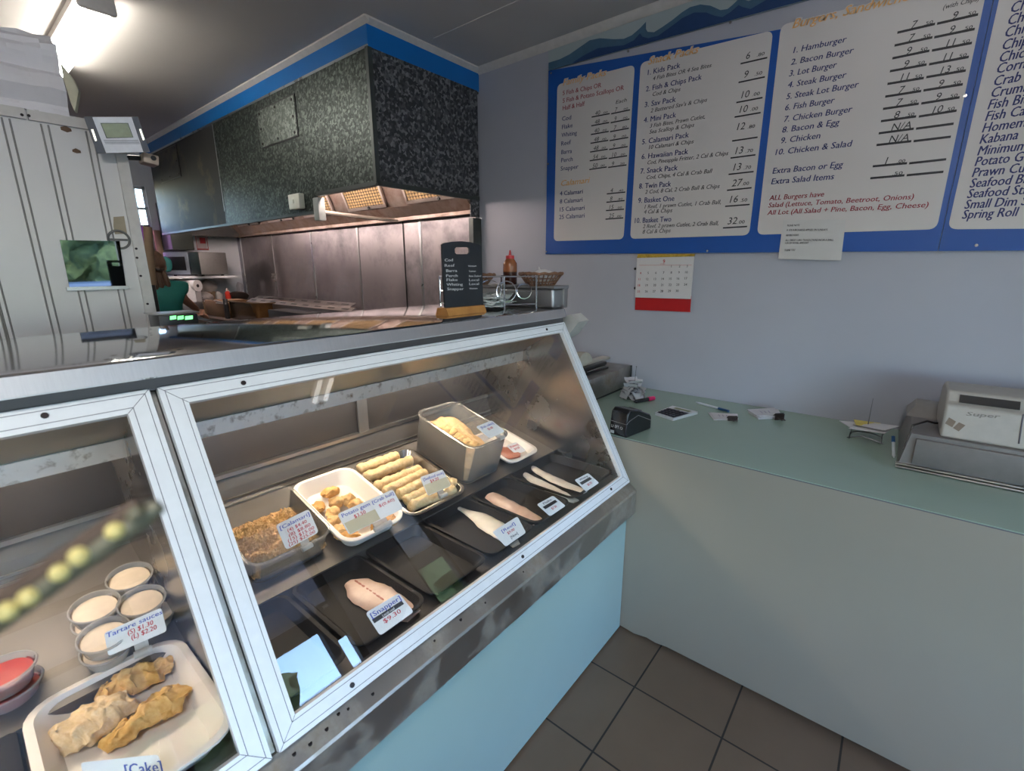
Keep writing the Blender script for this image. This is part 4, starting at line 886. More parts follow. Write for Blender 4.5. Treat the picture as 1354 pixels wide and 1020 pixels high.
b = MB(); b.box(x0-.035, x0+.02, 1.84, 1.87, 1.11, zt_+.015, .004); b.build('clamp', M_dark, cbn)
x3, x4 = at_y(354, 410, 1.86).x, at_y(400, 412, 1.86).x
b = MB(); b.box(x3, x4, 1.86, 2.1, 1.11, at_y(375, 412, 1.86).z, .006); b.build('gas_control', M_dark, cbn)
M_slot = steel('slotted rail steel', (.36, .33, .32), .36)
def rack(pa, pb, Y, h, label, nslot):
    A, B = at_y(*pa, Y), at_y(*pb, Y); t = thing('slotted_rail', label, 'rail', ((A.x+B.x)/2, Y, 1.11)); d = (B-A)
    b = MB(); o = Vector((0, .06, .03)); u = Vector((0, 0, -.006)); m = Vector((0, .0, 0))
    b.hexa([A+u, B+u, B+o+u, A+o+u, A, B, B+o, A+o]); b.box(A.x, B.x, Y-.004, Y+.004, min(A.z, B.z)-.04, max(A.z, B.z)); pl = b.build('plate', M_slot, t)
    b = MB()
    for k in range(nslot):
        s = (k+.25)/nslot; e = (k+.75)/nslot; P = lambda s, v: A+d*s+o*v+Vector((0, -.0008, .0016))
        b.quad(P(s, .35), P(e, .35), P(e, .62), P(s, .62))
    b.build('slots', M_dark, pl, smooth=0)
    for s in (.02, .5, .98): p = A+d*s; MB().box(p.x-.01, p.x+.01, Y, Y+.02, 1.11, p.z-.004).build('leg', M_dark, t)
rack((326, 398.5), (462, 413), 2.02, .03, 'long slotted steel rail in front on the cooking bench', 9)
rack((335, 395), (463, 406), 2.30, .03, 'slotted steel rail at the back against the splashback', 8)
tg = thing('tongs', 'pair of long steel tongs lying over the stained block', 'tongs', tuple(at_y(285, 398, 1.84)))
M_tong = steel('tong steel', (.7, .66, .62), .25)
MB().tube([at_y(257, 391, 1.95), at_y(300, 401.5, 1.84)], .006, 6).build('arm', M_tong, tg)
MB().tube([at_y(259, 397, 1.95), at_y(300, 402.5, 1.84)], .006, 6).build('arm', M_tong, tg)
# service bench behind the worktop with the scale
tag(MB().box(-2.45, -1.68, -1.5, 1.66, 0, 1.26).build('service_bench', M_steel2), 'steel service bench hidden behind the worktop', 'bench')
sc = thing('digital_scale', 'black digital scale with three green displays behind the worktop', 'scale', (-2.0, .47, 1.26))
XS = -1.95
pa, pb = at_x(211, 429, XS), at_x(262, 417, XS)
b = MB(); b.box(XS-.12, XS, pa.y, pb.y, 1.26, at_x(235, 416, XS).z, .006); b.build('body', M_dark, sc)
b = MB(); b.box(XS-.13, XS-.02, pa.y-.01, pb.y+.015, at_x(235, 416, XS).z, at_x(235, 414.5, XS).z, .002); b.build('platter', M_steel2, sc)
for x0, x1 in ((225, 233), (235, 243), (245, 255)):
    q = [at_x(x0, 423.2, XS+.002), at_x(x1, 422, XS+.002), at_x(x1, 417.4, XS+.002), at_x(x0, 418.3, XS+.002)]
    MB().prism(q, (-.003, 0, 0)).build('display', glow('green display', (.05, 1, .15), 1.1), sc)
b = MB(); A, B = at_x(262, 419, XS-.1), at_x(306, 429, XS-.1); b.hexa([A+Vector((-.16, 0, -.008)), A+Vector((0, 0, -.008)), B+Vector((0, 0, -.008)), B+Vector((-.16, 0, -.008)), A+Vector((-.16, 0, 0)), A, B, B+Vector((-.16, 0, 0))])
tag(b.build('steel_tray', M_slot), 'flat steel tray beside the digital scale behind the worktop', 'tray')
# ------------------------------------------------------------------ food in the cabinets
BE = math.radians(14); RD_ = Vector((-math.cos(BE), 0, math.sin(BE))); RN = Vector((math.sin(BE), 0, math.cos(BE))); R0 = Vector((-1.12, 0, .792))
def RP(u, y, h): return R0 + RD_*u + Vector((0, y, 0)) + RN*h
def on_slope(x, y, h): p = at_plane(x, y, R0+RN*h, RN); return p
def slope(mb, off=0):
    mb.v = [RP(v.x, v.y, v.z+off) for v in mb.v]; return mb
M_tubc = cloudy_plastic('milky tub plastic', (.93, .91, .88), .88)
M_tubm = cloudy_plastic('frosted tub plastic', (.93, .91, .88), .84)
M_cup = cloudy_plastic('clear cup plastic', (.93, .92, .93), .70)
M_tray = mat('white food tray', (.74, .69, .64), .35, vary=.02, sss=.1)
M_btray = mat('black tray plastic', (.010, .009, .009), .6, vary=.2, scale=8, spec=.15)
M_strayx = steel('food tray steel', (.42, .39, .36), .22)
M_crumb = food('crumbed coating', (.33, .18, .06), (.72, .50, .26), 150, .9, .004, .75, (.16, .09, .05), mid=(.56, .36, .16))
M_batter = food('pale batter', (.56, .38, .17), (.78, .60, .35), 70, .6, .003, .6, (.42, .25, .09))
M_gem = food('golden fried potato', (.36, .17, .04), (.66, .40, .13), 60, .5, .003, .55, mid=(.54, .29, .08))
M_ball = food('pale golden crumb', (.52, .30, .10), (.76, .52, .25), 80, .6, .003, .6)
M_fish = food('pale fish flesh', (.58, .46, .35), (.76, .66, .54), 22, .25, .002, .32, sss=.15)
M_fishp = food('pinkish fish flesh', (.56, .36, .27), (.70, .52, .42), 26, .25, .002, .32, sss=.15)
M_fishw = food('white fish flesh', (.62, .56, .48), (.78, .73, .65), 24, .25, .002, .30, sss=.15)
M_red = mat('dark red flesh', (.30, .06, .025), .4)
M_card = mat('white price card', (.84, .83, .81), .45, vary=.015); M_cardy = mat('yellowed tape', (.60, .54, .38), .45)
M_clip = cloudy_plastic('clear clip plastic', (.85, .85, .84), .35)
CINK = [M_card, mat('blue biro', (.05, .08, .42), .5), mat('red biro', (.56, .035, .05), .5), mat('black band', (.025, .022, .022), .5), M_cardy, mat('dark biro', (.06, .06, .07), .5)]
def price_card(px4, P, n, lines, label, clip=None, name='price_card', foot=True):
    n = Vector(n).normalized(); q = [at_plane(x, y, P, n) for x, y in px4]       # TL TR BR BL
    t = thing(name, label, 'price card', tuple((q[2]+q[3])/2), group=None)
    b = MB(); r = .12; out = []
    for i in range(4):
        A, c, B = q[i-1], q[i], q[(i+1) % 4]; u = (A-c)*r; v = (B-c)*r; w = min(u.length, v.length); u = u.normalized()*w; v = v.normalized()*w
        for k in range(4): f = k/3; out.append((c+u)*(1-f)**2+c*2*f*(1-f)+(c+v)*f*f)
    b.prism(out, -n*.0015, 0)
    S = lambda u, v, o=.0007: (q[0]*(1-u)+q[1]*u)*(1-v)+(q[3]*(1-u)+q[2]*u)*v+n*o
    H = ((q[0]-q[3]).length+(q[1]-q[2]).length)/2; up = ((q[0]-q[3])+(q[1]-q[2])).normalized()
    for it in lines:
        if it[0] == 'band': _, u0, u1, v0, v1, ink = it; b.quad(S(u0, v1, .0004), S(u1, v1, .0004), S(u1, v0, .0004), S(u0, v0, .0004), ink)
        else:
            s, u0, u1, v, h, ink = it; b.text(s, S(u0, v), S(u1, v), up, h*H, ink, .08)
    b.build('card', CINK, t, smooth=0)
    if foot:
        A = S(.42, .97, -.003); B = S(.66, .97, -.003); d = (B-A)
        b = MB(); dn = -up; b.hexa([A+dn*.02, B+dn*.02, B+dn*.02-n*.012, A+dn*.02-n*.012, A+up*.006, B+up*.006, B+up*.006-n*.003, A+up*.006-n*.003])
        b.tube([A+dn*.022+n*.002-d*.15, B+dn*.022+n*.002+d*.15], .0075, 10); b.build('clip', M_clip, t)
    return t

# --- calamari tub
t = thing('plastic_tub', 'milky plastic tub of crumbed calamari behind the calamari card', 'tub', tuple(RP(.17, .49, 0)))
b = MB(); tub(b, .035, .315, .372, .602, 0, .082, .035, .002, .93, .007, .004); slope(b).build('tub', M_tubc, t)
b = MB(); NX, NYY = 80, 70; Q = []
for i in range(NX+1):
    row = []
    for j in range(NYY+1):
        u, v = i/NX, j/NYY; x = .055+.215*u; y = .388+.20*v
        e = min(1, 5*min(u, 1-u, v, 1-v)); hgt = .016+.030*e*(.6+.4*math.exp(-((u-.45)/.36)**2))+.018*e*noise.noise(Vector((x*26, y*26, 1)))+.016*abs(noise.noise(Vector((x*70, y*70, 4))))+.011*abs(noise.noise(Vector((x*150, y*150, 7))))
        row.append(Vector((x, y, max(.006, hgt))))
    Q.append(row)
for i in range(NX):
    for j in range(NYY): b.quad(Q[i][j], Q[i+1][j], Q[i+1][j+1], Q[i][j+1])
tag(slope(b).build('crumbed_calamari', M_crumb, smooth=50), 'heap of crumbed calamari filling the milky tub', 'calamari', kind='stuff')
price_card([(364.5, 694.7), (408.2, 673.4), (421.7, 704), (378.6, 727.5)], RP(.045, .49, .10), (.72, -.12, .68), [('[Calamari]', .06, .95, .25, .15, 1), ('(4) $4.40', .22, .80, .45, .13, 2), ('(8) $8.80', .20, .86, .63, .13, 2), ('(15) $15.00', .12, .92, .80, .13, 2), ('(25) $25.00', .10, .90, .95, .12, 2)], 'price card reading Calamari with four red prices on the milky tub')
# --- white tray of potato gems and crab balls
t = thing('food_tray', 'white tray of potato gems and crab balls between the calamari and the sticks', 'tray', tuple(RP(.15, .71, 0)))
b = MB(); tub(b, -.005, .335, .612, .832, 0, .05, .04, .004, .86, .010, .006); slope(b).build('tray', M_tray, t)
gm = [(605, 545, .0), (545, 590, 1), (480, 600, 0), (600, 610, 1), (640, 590, 2), (660, 640, 2), (560, 680, 1), (575, 720, 1), (545, 735, 2), (560, 760, 1), (520, 640, 0)]
pts = [((437.5, 651), 0, 'potato_gem', 'golden potato gem alone at the back of the white tray'), ((420.5, 671), .0, 'potato_gem', 'golden potato gem against the left wall of the white tray'), ((444, 664.5), 0, 'crab_ball', 'pale crab ball under the back potato gem'), ((460, 661), 0, 'crab_ball', 'browned crab ball right of centre in the white tray'), ((440.5, 678.5), 0, 'crab_ball', 'pale crab ball left of the potato gem card'),
       ((470, 668), 0, 'crab_ball', 'crab ball at the back right just above the card'), ((440, 690), 0, 'crab_ball', 'yellow crab ball near the left front of the white tray'), ((448, 703), 0, 'crab_ball', 'yellow crab ball in the front left corner of the white tray'), ((462, 709), 0, 'potato_gem', 'brown potato gem below the card in the front left corner'), ((500, 695), 0, 'potato_gem', 'brown potato gem peeping out below the card'), ((517, 688), 0, 'potato_gem', 'brown potato gem at the front right below the card'), ((478, 684), 0, 'crab_ball', 'crab ball half hidden behind the card')]
for i, (p, h, nm, lb) in enumerate(pts):
    c = on_slope(*p, .026); b = MB(); ball = nm == 'crab_ball'
    b.blob(c, (.021, .024, .019) if ball else (.020, .031, .015), 3, .34, 75, i, Matrix.Rotation(i*1.1, 3, 'Z')); tag(b.build(nm, M_ball if ball else M_gem), lb, 'crab ball' if ball else 'potato gem', 'snacks in the white tray')
nC = (.70, -.10, .70)
price_card([(446, 680), (519.4, 647.4), (533.3, 672.6), (461.7, 707.6)], RP(.01, .72, .078), nC, [('band', .02, .56, .48, .98, 4), ('Potato gem', .04, .52, .24, .17, 1), ('$3.50', .20, .40, .48, .16, 2), ('[Crab ball]', .57, .97, .24, .15, 1), ('$(0.60)', .64, .93, .50, .14, 2)], 'wide price card reading Potato gem and Crab ball')
# --- steel tray of battered sticks
t = thing('food_tray', 'stainless steel tray of battered seafood sticks beside the tall tub', 'tray', tuple(RP(.17, .98, 0)))
b = MB(); tub(b, -.006, .345, .842, 1.108, 0, .03, .03, .002, .93, .014, .003); slope(b).build('tray', M_strayx, t)
st = [((474, 622), (526, 603), .034, 'rearmost battered stick in the steel tray'), ((484, 632), (544, 609), .036, 'thick battered stick second from the back in the steel tray'), ((497, 645), (556, 621), .034, 'battered stick third from the back with a brown end'), ((508, 652), (563, 626), .042, 'battered stick fourth from the back in the steel tray'), ((527, 655), (572, 633), .044, 'battered stick behind the seafood stick card'), ((536, 664), (582, 642), .036, 'battered stick with a browned open end near the front'), ((541, 670), (601, 648), .030, 'frontmost battered stick in the steel tray'), ((576, 640), (602, 640), .028, 'short battered stick end poking out right of the card')]
for i, (p, q, h, lb) in enumerate(st):
    A, B = on_slope(*p, h-.004), on_slope(*q, h-.004); n = 40; b = MB(); rr = []
    pp_ = [A.lerp(B, k/n)+Vector((0, 0, .003*noise.noise(Vector((k*.18, i, 0))))) for k in range(n+1)]
    rad = [.0205*(1+.16*noise.noise(Vector((k*.25, i*3, 2))))*(.72 if k in (0, n) else 1) for k in range(n+1)]
    b.tube(pp_, rad, 24)
    b.v = [v+Vector((noise.noise(v*90), noise.noise(v*90+Vector((9, 0, 0))), noise.noise(v*90+Vector((0, 9, 0)))))*.0026 for v in b.v]
    tag(b.build('battered_stick', M_batter, smooth=60), lb, 'battered stick', 'battered sticks in the steel tray')
price_card([(555.2, 631.2), (585.3, 621), (596.6, 642.6), (565.8, 656)], RP(.005, 1.02, .065), nC, [('band', .02, .98, .45, .98, 4), ('[Seafood stick]', .08, .95, .25, .15, 1), ('$4.20', .30, .66, .46, .17, 2)], 'price card reading Seafood stick on the steel tray')
# --- tall frosted tub
t = thing('plastic_tub', 'tall frosted plastic tub of pastries standing right of the steel tray', 'tub', tuple(RP(.19, 1.24, 0)))
b = MB(); tub(b, .028, .362, 1.128, 1.354, 0, .172, .04, .0025, .95, .006, .005); slope(b).build('tub', M_tubm, t)
for k in range(34):
    if k < 9:
        p = [(583, 568), (591, 569.5), (599, 572), (606, 577), (612, 580), (618, 584), (624, 587.5), (596, 577), (609, 585)][k]; c = on_slope(*p, .125-.002*k)
        lb = ['rearmost pastry visible over the rim of the tall tub', 'pastry second from the back over the tub rim', 'pastry third from the back over the tub rim', 'pastry in the middle of the row over the tub rim', 'pastry just in front of the middle over the tub rim', 'pastry third from the front over the tub rim', 'frontmost pastry visible inside the tall tub', 'pastry lying lower at the left of the row in the tall tub', 'pastry lying lower near the front of the row'][k]
        b = MB(); b.blob(c, (.028, .021, .015), 3, .25, 60, k+40, Matrix.Rotation(.5+k, 3, 'Z')); tag(b.build('pastry', M_ball), lb, 'pastry', 'pastries in the tall tub')
b = MB(); Q = []
for i in range(21):
    row = []
    for j in range(15):
        u, v = i/20, j/14; U, V_ = 2*u-1, 2*v-1; x = .195+.150*U*(1-.16*V_**4); y = 1.241+.096*V_*(1-.16*U**4); row.append(Vector((x, y, .055+.062*u+.012*noise.noise(Vector((x*40, y*40, 2))))))
    Q.append(row)
for i in range(20):
    for j in range(14): b.quad(Q[i][j], Q[i+1][j], Q[i+1][j+1], Q[i][j+1])
rim_ = [Q[i][0] for i in range(21)]+[Q[20][j] for j in range(1, 15)]+[Q[i][14] for i in range(19, -1, -1)]+[Q[0][j] for j in range(13, 0, -1)]
lo_ = [Vector((p.x, p.y, .004)) for p in rim_]; b.loft([rim_, lo_], False, True)
tag(slope(b).build('pastry_mass', food('tub pastry mass', (.50, .30, .13), (.72, .50, .28), 30, .6, .006, .7), smooth=60), 'packed mass of pastries seen through the frosted tub wall', 'pastries', kind='stuff')
price_card([(629.2, 564.5), (650, 556), (667.6, 570.4), (647.6, 580)], RP(.035, 1.27, .185), (.66, -.2, .72), [('[Fish cakes]', .14, .90, .28, .17, 1), ('$2.40', .36, .66, .52, .16, 2)], 'price card clipped on the rim of the tall tub')
# --- white foam tray at the right
t = thing('food_tray', 'small white tray with red meat half hidden behind the tall tub', 'tray', tuple(RP(.15, 1.46, 0)))
b = MB(); tub(b, .012, .26, 1.372, 1.575, 0, .03, .03, .004, .88, .012, .005); slope(b).build('tray', M_tray, t)
b = MB(); b.blob(RP(.10, 1.44, .014), (.075, .05, .012), 3, .2, 30, 6); tag(b.build('red_meat', mat('raw red meat', (.36, .10, .05), .35)), 'piece of red meat in the small white tray', 'meat')
price_card([(669.5, 589.4), (682.5, 584.5), (695.5, 595.5), (682.5, 601.5)], RP(.07, 1.44, .035), (.6, -.1, .8), [('[Kabana]', .12, .88, .34, .20, 2), ('$4.50', .25, .75, .64, .20, 2)], 'price card lying over the red meat in the small tray', foot=False)
# --- black trays with fish fillets
edges = [(.27, .437), (.447, .655), (.667, .884), (.894, 1.106), (1.116, 1.328), (1.338, 1.655)]
tl = ['empty black tray at the near end of the front row below the milky tub', 'black tray holding the snapper fillet', 'empty black tray between the snapper tray and the reef tray', 'black tray holding the reef fillet', 'black tray holding the pink fillet', 'black tray holding the two whiting fillets by the steel end wall']
ZT_ = .757
for (y0, y1), lb in zip(edges, tl):
    t = thing('black_tray', lb, 'tray', (-.97, (y0+y1)/2, ZT_), group=None)
    b = MB(); tub(b, -1.128, -.806, y0, y1, ZT_, .786, .028, .003, .90, .009, .003); b.build('tray', M_btray, t)
ZF = ZT_+.004
b = MB(); fillet(b, at_z(461, 771, ZF+.004), at_z(548, 815, ZF), .098, .012, [.30, .75, .95, 1, .98, .9, .75, .5], seed=1); f1 = b.build('fish_fillet', M_fishp, smooth=70)
tag(f1, 'snapper fillet with a red centre line in the nearest black tray', 'fish fillet', 'fish fillets in the front trays')
b = MB(); A, B = at_z(471, 769, ZF+.0125), at_z(505, 792, ZF+.0125); d = (B-A); s_ = Vector((-d.y, d.x, 0)).normalized()
for k in range(8): 
    c = A+d*(k/7); w = .0028-.0001*k; L_ = d/8*.62; b.blob(c, (.010, .0035, .0012), 1, .2, 90, k, Matrix.Rotation(math.atan2(d.y, d.x), 3, 'Z'))
o = b.build('bloodline', M_red); o.parent = f1; lab(o, 'dark red line along the fillet')
b = MB(); fillet(b, at_z(606, 672, ZF+.006), at_z(683, 722, ZF), .078, .013, [.22, .34, .70, .95, 1, .92, .72, .4], seed=2, bend=.05); tag(b.build('fish_fillet', M_fishw, smooth=70), 'pale reef fillet with a narrow tail beside the reef card', 'fish fillet', 'fish fillets in the front trays')
b = MB(); fillet(b, at_z(648, 656, ZF+.004), at_z(712, 692, ZF), .066, .015, [.75, .95, 1, 1, .98, .9, .7], seed=3, crease=.1); tag(b.build('fish_fillet', M_fishp, smooth=70), 'pinkish fillet with ribbed flesh in the second tray from the end wall', 'fish fillet', 'fish fillets in the front trays')
b = MB(); fillet(b, at_z(686, 622.5, ZF+.004), at_z(762, 664, ZF), .052, .012, [.15, .6, .85, 1, 1, .9, .6], seed=4, bend=-.03, crease=.1); tag(b.build('fish_fillet', M_fishw, smooth=70), 'longer white whiting fillet lying left in the end tray', 'fish fillet', 'fish fillets in the front trays')
b = MB(); fillet(b, at_z(699, 616.5, ZF+.008), at_z(774, 652, ZF+.004), .046, .012, [.55, .75, .85, 1, .95, .8, .5], seed=5, bend=-.04, crease=.1); tag(b.build('fish_fillet', M_fishw, smooth=70), 'whiting fillet lying right in the end tray beside the card', 'fish fillet', 'fish fillets in the front trays')
nF = (.80, -.12, .58)
def fcard(px4, xy, lines, label): price_card(px4, at_z(*xy, .790), nF, lines, label, foot=False)
fcard([(483.4, 811), (527.3, 784.5), (547.2, 809.4), (502.9, 841)], (525, 826), [('[Snapper]', .06, .94, .28, .20, 1), ('band', .04, .93, .33, .50, 3), ('Local reef', .30, .66, .47, .10, 0), ('$9.30', .24, .74, .72, .18, 2)], 'price card reading Snapper in the nearest black tray')
fcard([(650.9, 703.8), (684.2, 683), (695.6, 704.6), (668.8, 723.3)], (682, 714), [('[Reef]', .24, .78, .32, .17, 1), ('$9.00', .36, .66, .55, .15, 2), ('[New]', .36, .68, .82, .15, 5)], 'price card reading Reef at the front of the reef tray')
fcard([(709.9, 667.3), (731.3, 655.6), (748, 669.2), (727.6, 683)], (738, 677), [('Flake', .25, .75, .22, .15, 5), ('band', .10, .88, .30, .50, 3), ('$7.50', .34, .64, .75, .16, 2)], 'price card with a black band in the pink fillet tray')
fcard([(760, 635), (777.6, 625.8), (792.3, 638.8), (775.2, 650.2)], (784, 645), [('Whiting', .2, .80, .22, .15, 5), ('band', .10, .86, .30, .50, 3), ('$8.20', .34, .66, .76, .16, 2)], 'price card with a black band in the whiting tray by the end wall')

# --- left cabinet: tartare sauce tubs, red sauce tubs, white tray of crumbed pieces
M_sauce = mat('tartare sauce', (.66, .54, .41), .45, vary=.06, scale=60, bmp=.3); M_rsauce = mat('red sauce', (.36, .03, .02), .3)
def sauce_tub(c, N, msauce, label, group, r=.0425, h=.036):
    t = thing('sauce_tub', label, 'sauce tub', tuple(c), group=group); q = N.rotation_difference(Vector((0, 0, 1))).inverted()
    b = MB(); b.lathe([(r*.80, 0), (r*.82, .002), (r*.94, h-.006), (r*1.03, h-.005), (r*1.05, h-.002), (r*1.03, h), (r*.97, h), (r*.93, h-.008), (r*.92, h-.010)], (0, 0, 0), 28)
    b.f.pop(); b.mi.pop()   # open top
    b.v = [q @ v + c for v in b.v]; b.build('cup', M_cup, t)
    b = MB(); b.lathe([(r*.79, .004), (r*.89, h-.013), (r*.87, h-.011), (r*.5, h-.0095), (.002, h-.0085)], (0, 0, 0), 24); b.v = [q @ (v+Vector((0, 0, .0012*noise.noise(v*80)))) + c for v in b.v]; b.build('sauce', msauce, t)
stacks = [((171, 761), 2, 'rearmost'), ((187, 793), 2, 'right hand'), ((125, 801), 2, 'left hand'), ((137, 838), 2, 'front left')]
for (p, n, nm) in stacks:
    topc = on_slope(*p, n*.0365)
    for k in range(n):
        c = topc-RN*(n-k)*.0365+(RP(-.012, .014, 0)-RP(0, 0, 0) if (nm == 'right hand' and k == 0) else Vector())
        sauce_tub(c, RN, M_sauce, 'open tartare tub on top of the %s stack' % nm if k == n-1 else 'tartare tub at the bottom of the %s stack' % nm, 'tartare sauce tubs')
for p, hh, lb in (((-1, 888), .074, 'upper red sauce tub at the left edge'), ((8, 908), .037, 'lower red sauce tub at the left edge')):
    c = at_z(*p, .792+hh)-Vector((0, 0, .036)); sauce_tub(c, Vector((0, 0, 1)), M_rsauce, lb, 'red sauce tubs', .05)
b = MB(); tub(b, -1.33, -1.14, -.30, .0, .772, .79, .02, .003, .95, .006, .002)
tag(MB().box(-1.21, -.96, -.22, -.047, .757, .791, .01).build('black_tray', M_btray), 'black tray under the red sauce tubs', 'tray')
price_card([(137.5, 837.5), (213.3, 803.8), (220.8, 835), (143.3, 868.3)], at_x(182, 852, -1.112), (.93, -.10, .35), [('Tartare sauces', .02, .99, .25, .20, 1), ('(S) $1.30', .36, .80, .50, .20, 2), ('(L) $2.20', .40, .84, .74, .20, 2)], 'price card reading Tartare sauces between the tubs and the white tray')
t = thing('food_tray', 'deep white tray with three crumbed pieces at the lower left corner', 'tray', (-.94, .08, .757))
b = MB(); tub(b, -1.152, -.80, -.042, .212, .757, .803, .045, .004, .86, .012, .006); b.build('tray', M_tray, t)
M_cr2 = food('pale floury crumb', (.58, .40, .19), (.80, .66, .45), 90, .6, .004, .7, mid=(.70, .52, .29)); M_cr3 = food('golden batter crust', (.52, .28, .06), (.74, .50, .20), 60, .6, .004, .6)
def piece(pA, pB, w, th, m, lb, seed, prof):
    b = MB(); fillet(b, at_z(*pA, .770), at_z(*pB, .770), w, th, prof, 56, 40, seed=seed, crease=0)
    b.v = [v+Vector((noise.noise(v*45+Vector((seed, 0, 0))), noise.noise(v*45+Vector((0, seed, 0))), noise.noise(v*45)))*.012+Vector((noise.noise(v*110), noise.noise(v*110+Vector((3, 0, 0))), noise.noise(v*110+Vector((0, 3, 0)))))*.0045+Vector((noise.noise(v*260), noise.noise(v*260+Vector((3, 0, 0))), noise.noise(v*260+Vector((0, 3, 0)))))*.0018 for v in b.v]
    zm = min(v.z for v in b.v); b.v = [Vector((v.x, v.y, v.z-zm+.763)) for v in b.v]; tag(b.build('crumbed_piece', m, smooth=70), lb, 'crumbed fish', 'crumbed pieces in the deep white tray')
piece((76, 992), (172, 928), .100, .024, M_cr2, 'large pale floury crumbed piece at the left in the deep white tray', 1, [.6, .85, 1, .95, .9, .7, .45])
piece((130, 922), (230, 884), .066, .024, M_cr3, 'golden crumbed piece at the back of the deep white tray', 2, [.55, .9, 1, .95, .85, .75, .5])
piece((146, 990), (246, 916), .070, .022, M_cr3, 'golden crumbed piece at the right in the deep white tray', 3, [.5, .7, .6, .9, 1, .95, .6])
price_card([(106, 1009), (209, 998), (222, 1034), (116, 1048)], at_z(165, 1040, .79), (.80, -.10, .60), [('[Cake]', .50, .98, .62, .42, 1)], 'price card standing at the front of the deep white tray', foot=False)
# ------------------------------------------------------------------ on the pay counter
ZP = .9155
K = lambda x, y, z=ZP: at_z(x, y, z)
# card terminal
o = K(821.5, 577.5); et = thing('card_terminal', 'black card payment terminal at the front left of the pay counter', 'card terminal', (o.x, o.y+.08, ZP), math.radians(-9))
b = MB(); W2 = .041
pr = [(-.082, 0), (-.092, .012), (-.088, .06), (-.082, .105), (-.062, .118), (.0, .105), (.085, .070), (.098, .055), (.098, 0)]
b.prism([(-W2, y, z) for y, z in pr], (2*W2, 0, 0)); tb = b.build('body', mat('glossy black plastic', (.010, .010, .012), .22), et, local=True)
bv = tb.modifiers.new('b', 'BEVEL'); bv.width = .006; bv.segments = 3
b = MB(); b.tube([(-W2-.001, -.0905, .062), (W2+.001, -.0905, .062)], .0016, 6); b.tube([(W2+.001, -.0905, .062), (W2+.001, -.07, .072), (W2+.001, -.01, .085), (W2+.001, .09, .042)], .0014, 6); b.build('silver_line', M_steel, et, local=True)
b = MB()
for s, x0, x1, z, h in (('LI', -.030, -.020, .036, .012), ('EFT', -.012, .008, .036, .013), ('O', .013, .026, .036, .012)): b.text(s, (x0, -.0935, z), (x1, -.0935, z), (0, .1, 1), h, 0)
b.box(-.034, -.016, -.0935, -.091, .010, .022); b.build('markings', mat('pale marking', (.5, .52, .52), .4), tb, local=True)
b = MB(); b.tube([(-.03, .03, .094), (.02, .05, .086)], .012, 10, flat=.3); b.build('paper_cover', M_dark, et, local=True)
# calculator
c = [K(866, 549), K(889.5, 557), K(922.5, 548), K(889, 540)]; ctr = sum(c, Vector())/4
t = thing('calculator', 'white calculator with dark keys lying on the pay counter', 'calculator', tuple(ctr))
up = Vector((0, 0, .013)); b = MB(); b.hexa(c+[q+up for q in c]); b.build('case', mat('white plastic case', (.55, .56, .57), .4), t)
S = lambda u, v: (c[0]*(1-u)+c[1]*u)*(1-v)+(c[3]*(1-u)+c[2]*u)*v+up+Vector((0, 0, .0006))
b = MB(); b.quad(S(.04, .04), S(.96, .04), S(.96, .70), S(.04, .70)); b.build('key_panel', mat('slate panel', (.05, .055, .085), .4), t)
for i in range(5):
    for j in range(4):
        b = MB(); u, v = .08+i*.18, .08+j*.155; b.hexa([S(u, v), S(u+.12, v), S(u+.12, v+.10), S(u, v+.10)]+[q+Vector((0, 0, .003)) for q in (S(u, v), S(u+.12, v), S(u+.12, v+.10), S(u, v+.10))]); b.build('key', mat('dark keys', (.012, .012, .018), .4), t)
b = MB(); b.quad(S(.2, .76), S(.85, .76), S(.85, .92), S(.2, .92)); b.build('display', mat('lcd green grey', (.30, .33, .20), .2), t)
# pens and marker
def pen(A, B, r, label, barrel, cap, split, name='pen'):
    t = thing(name, label, 'pen', tuple(A.lerp(B, .5))); d = B-A
    b = MB(); b.tube([A, A+d*.10, A+d*.10, A+d*split], [r*.3, r*.9, r, r], 10); b.build('barrel', barrel, t)
    b = MB(); b.tube([A+d*split, B], [r*1.25, r*1.15], 10); b.build('cap', cap, t)
M_pw = mat('white pen barrel', (.52, .56, .58), .35); M_pb = mat('blue pen cap', (.01, .06, .16), .35); M_pink = mat('pink cap', (.75, .02, .13), .35)
z_ = Vector((0, 0, .006)); pen(K(920, 533.5)+z_, K(963.5, 545.5)+z_, .0052, 'white pen with a blue cap lying behind the notes on the pay counter', M_pw, M_pb, .70)
z_ = Vector((0, 0, .010)); pen(K(838, 534)+z_, K(864.5, 529)+z_, .0095, 'black marker with a bright pink cap beside the spiked receipts', M_dark, M_pink, .70, 'marker')
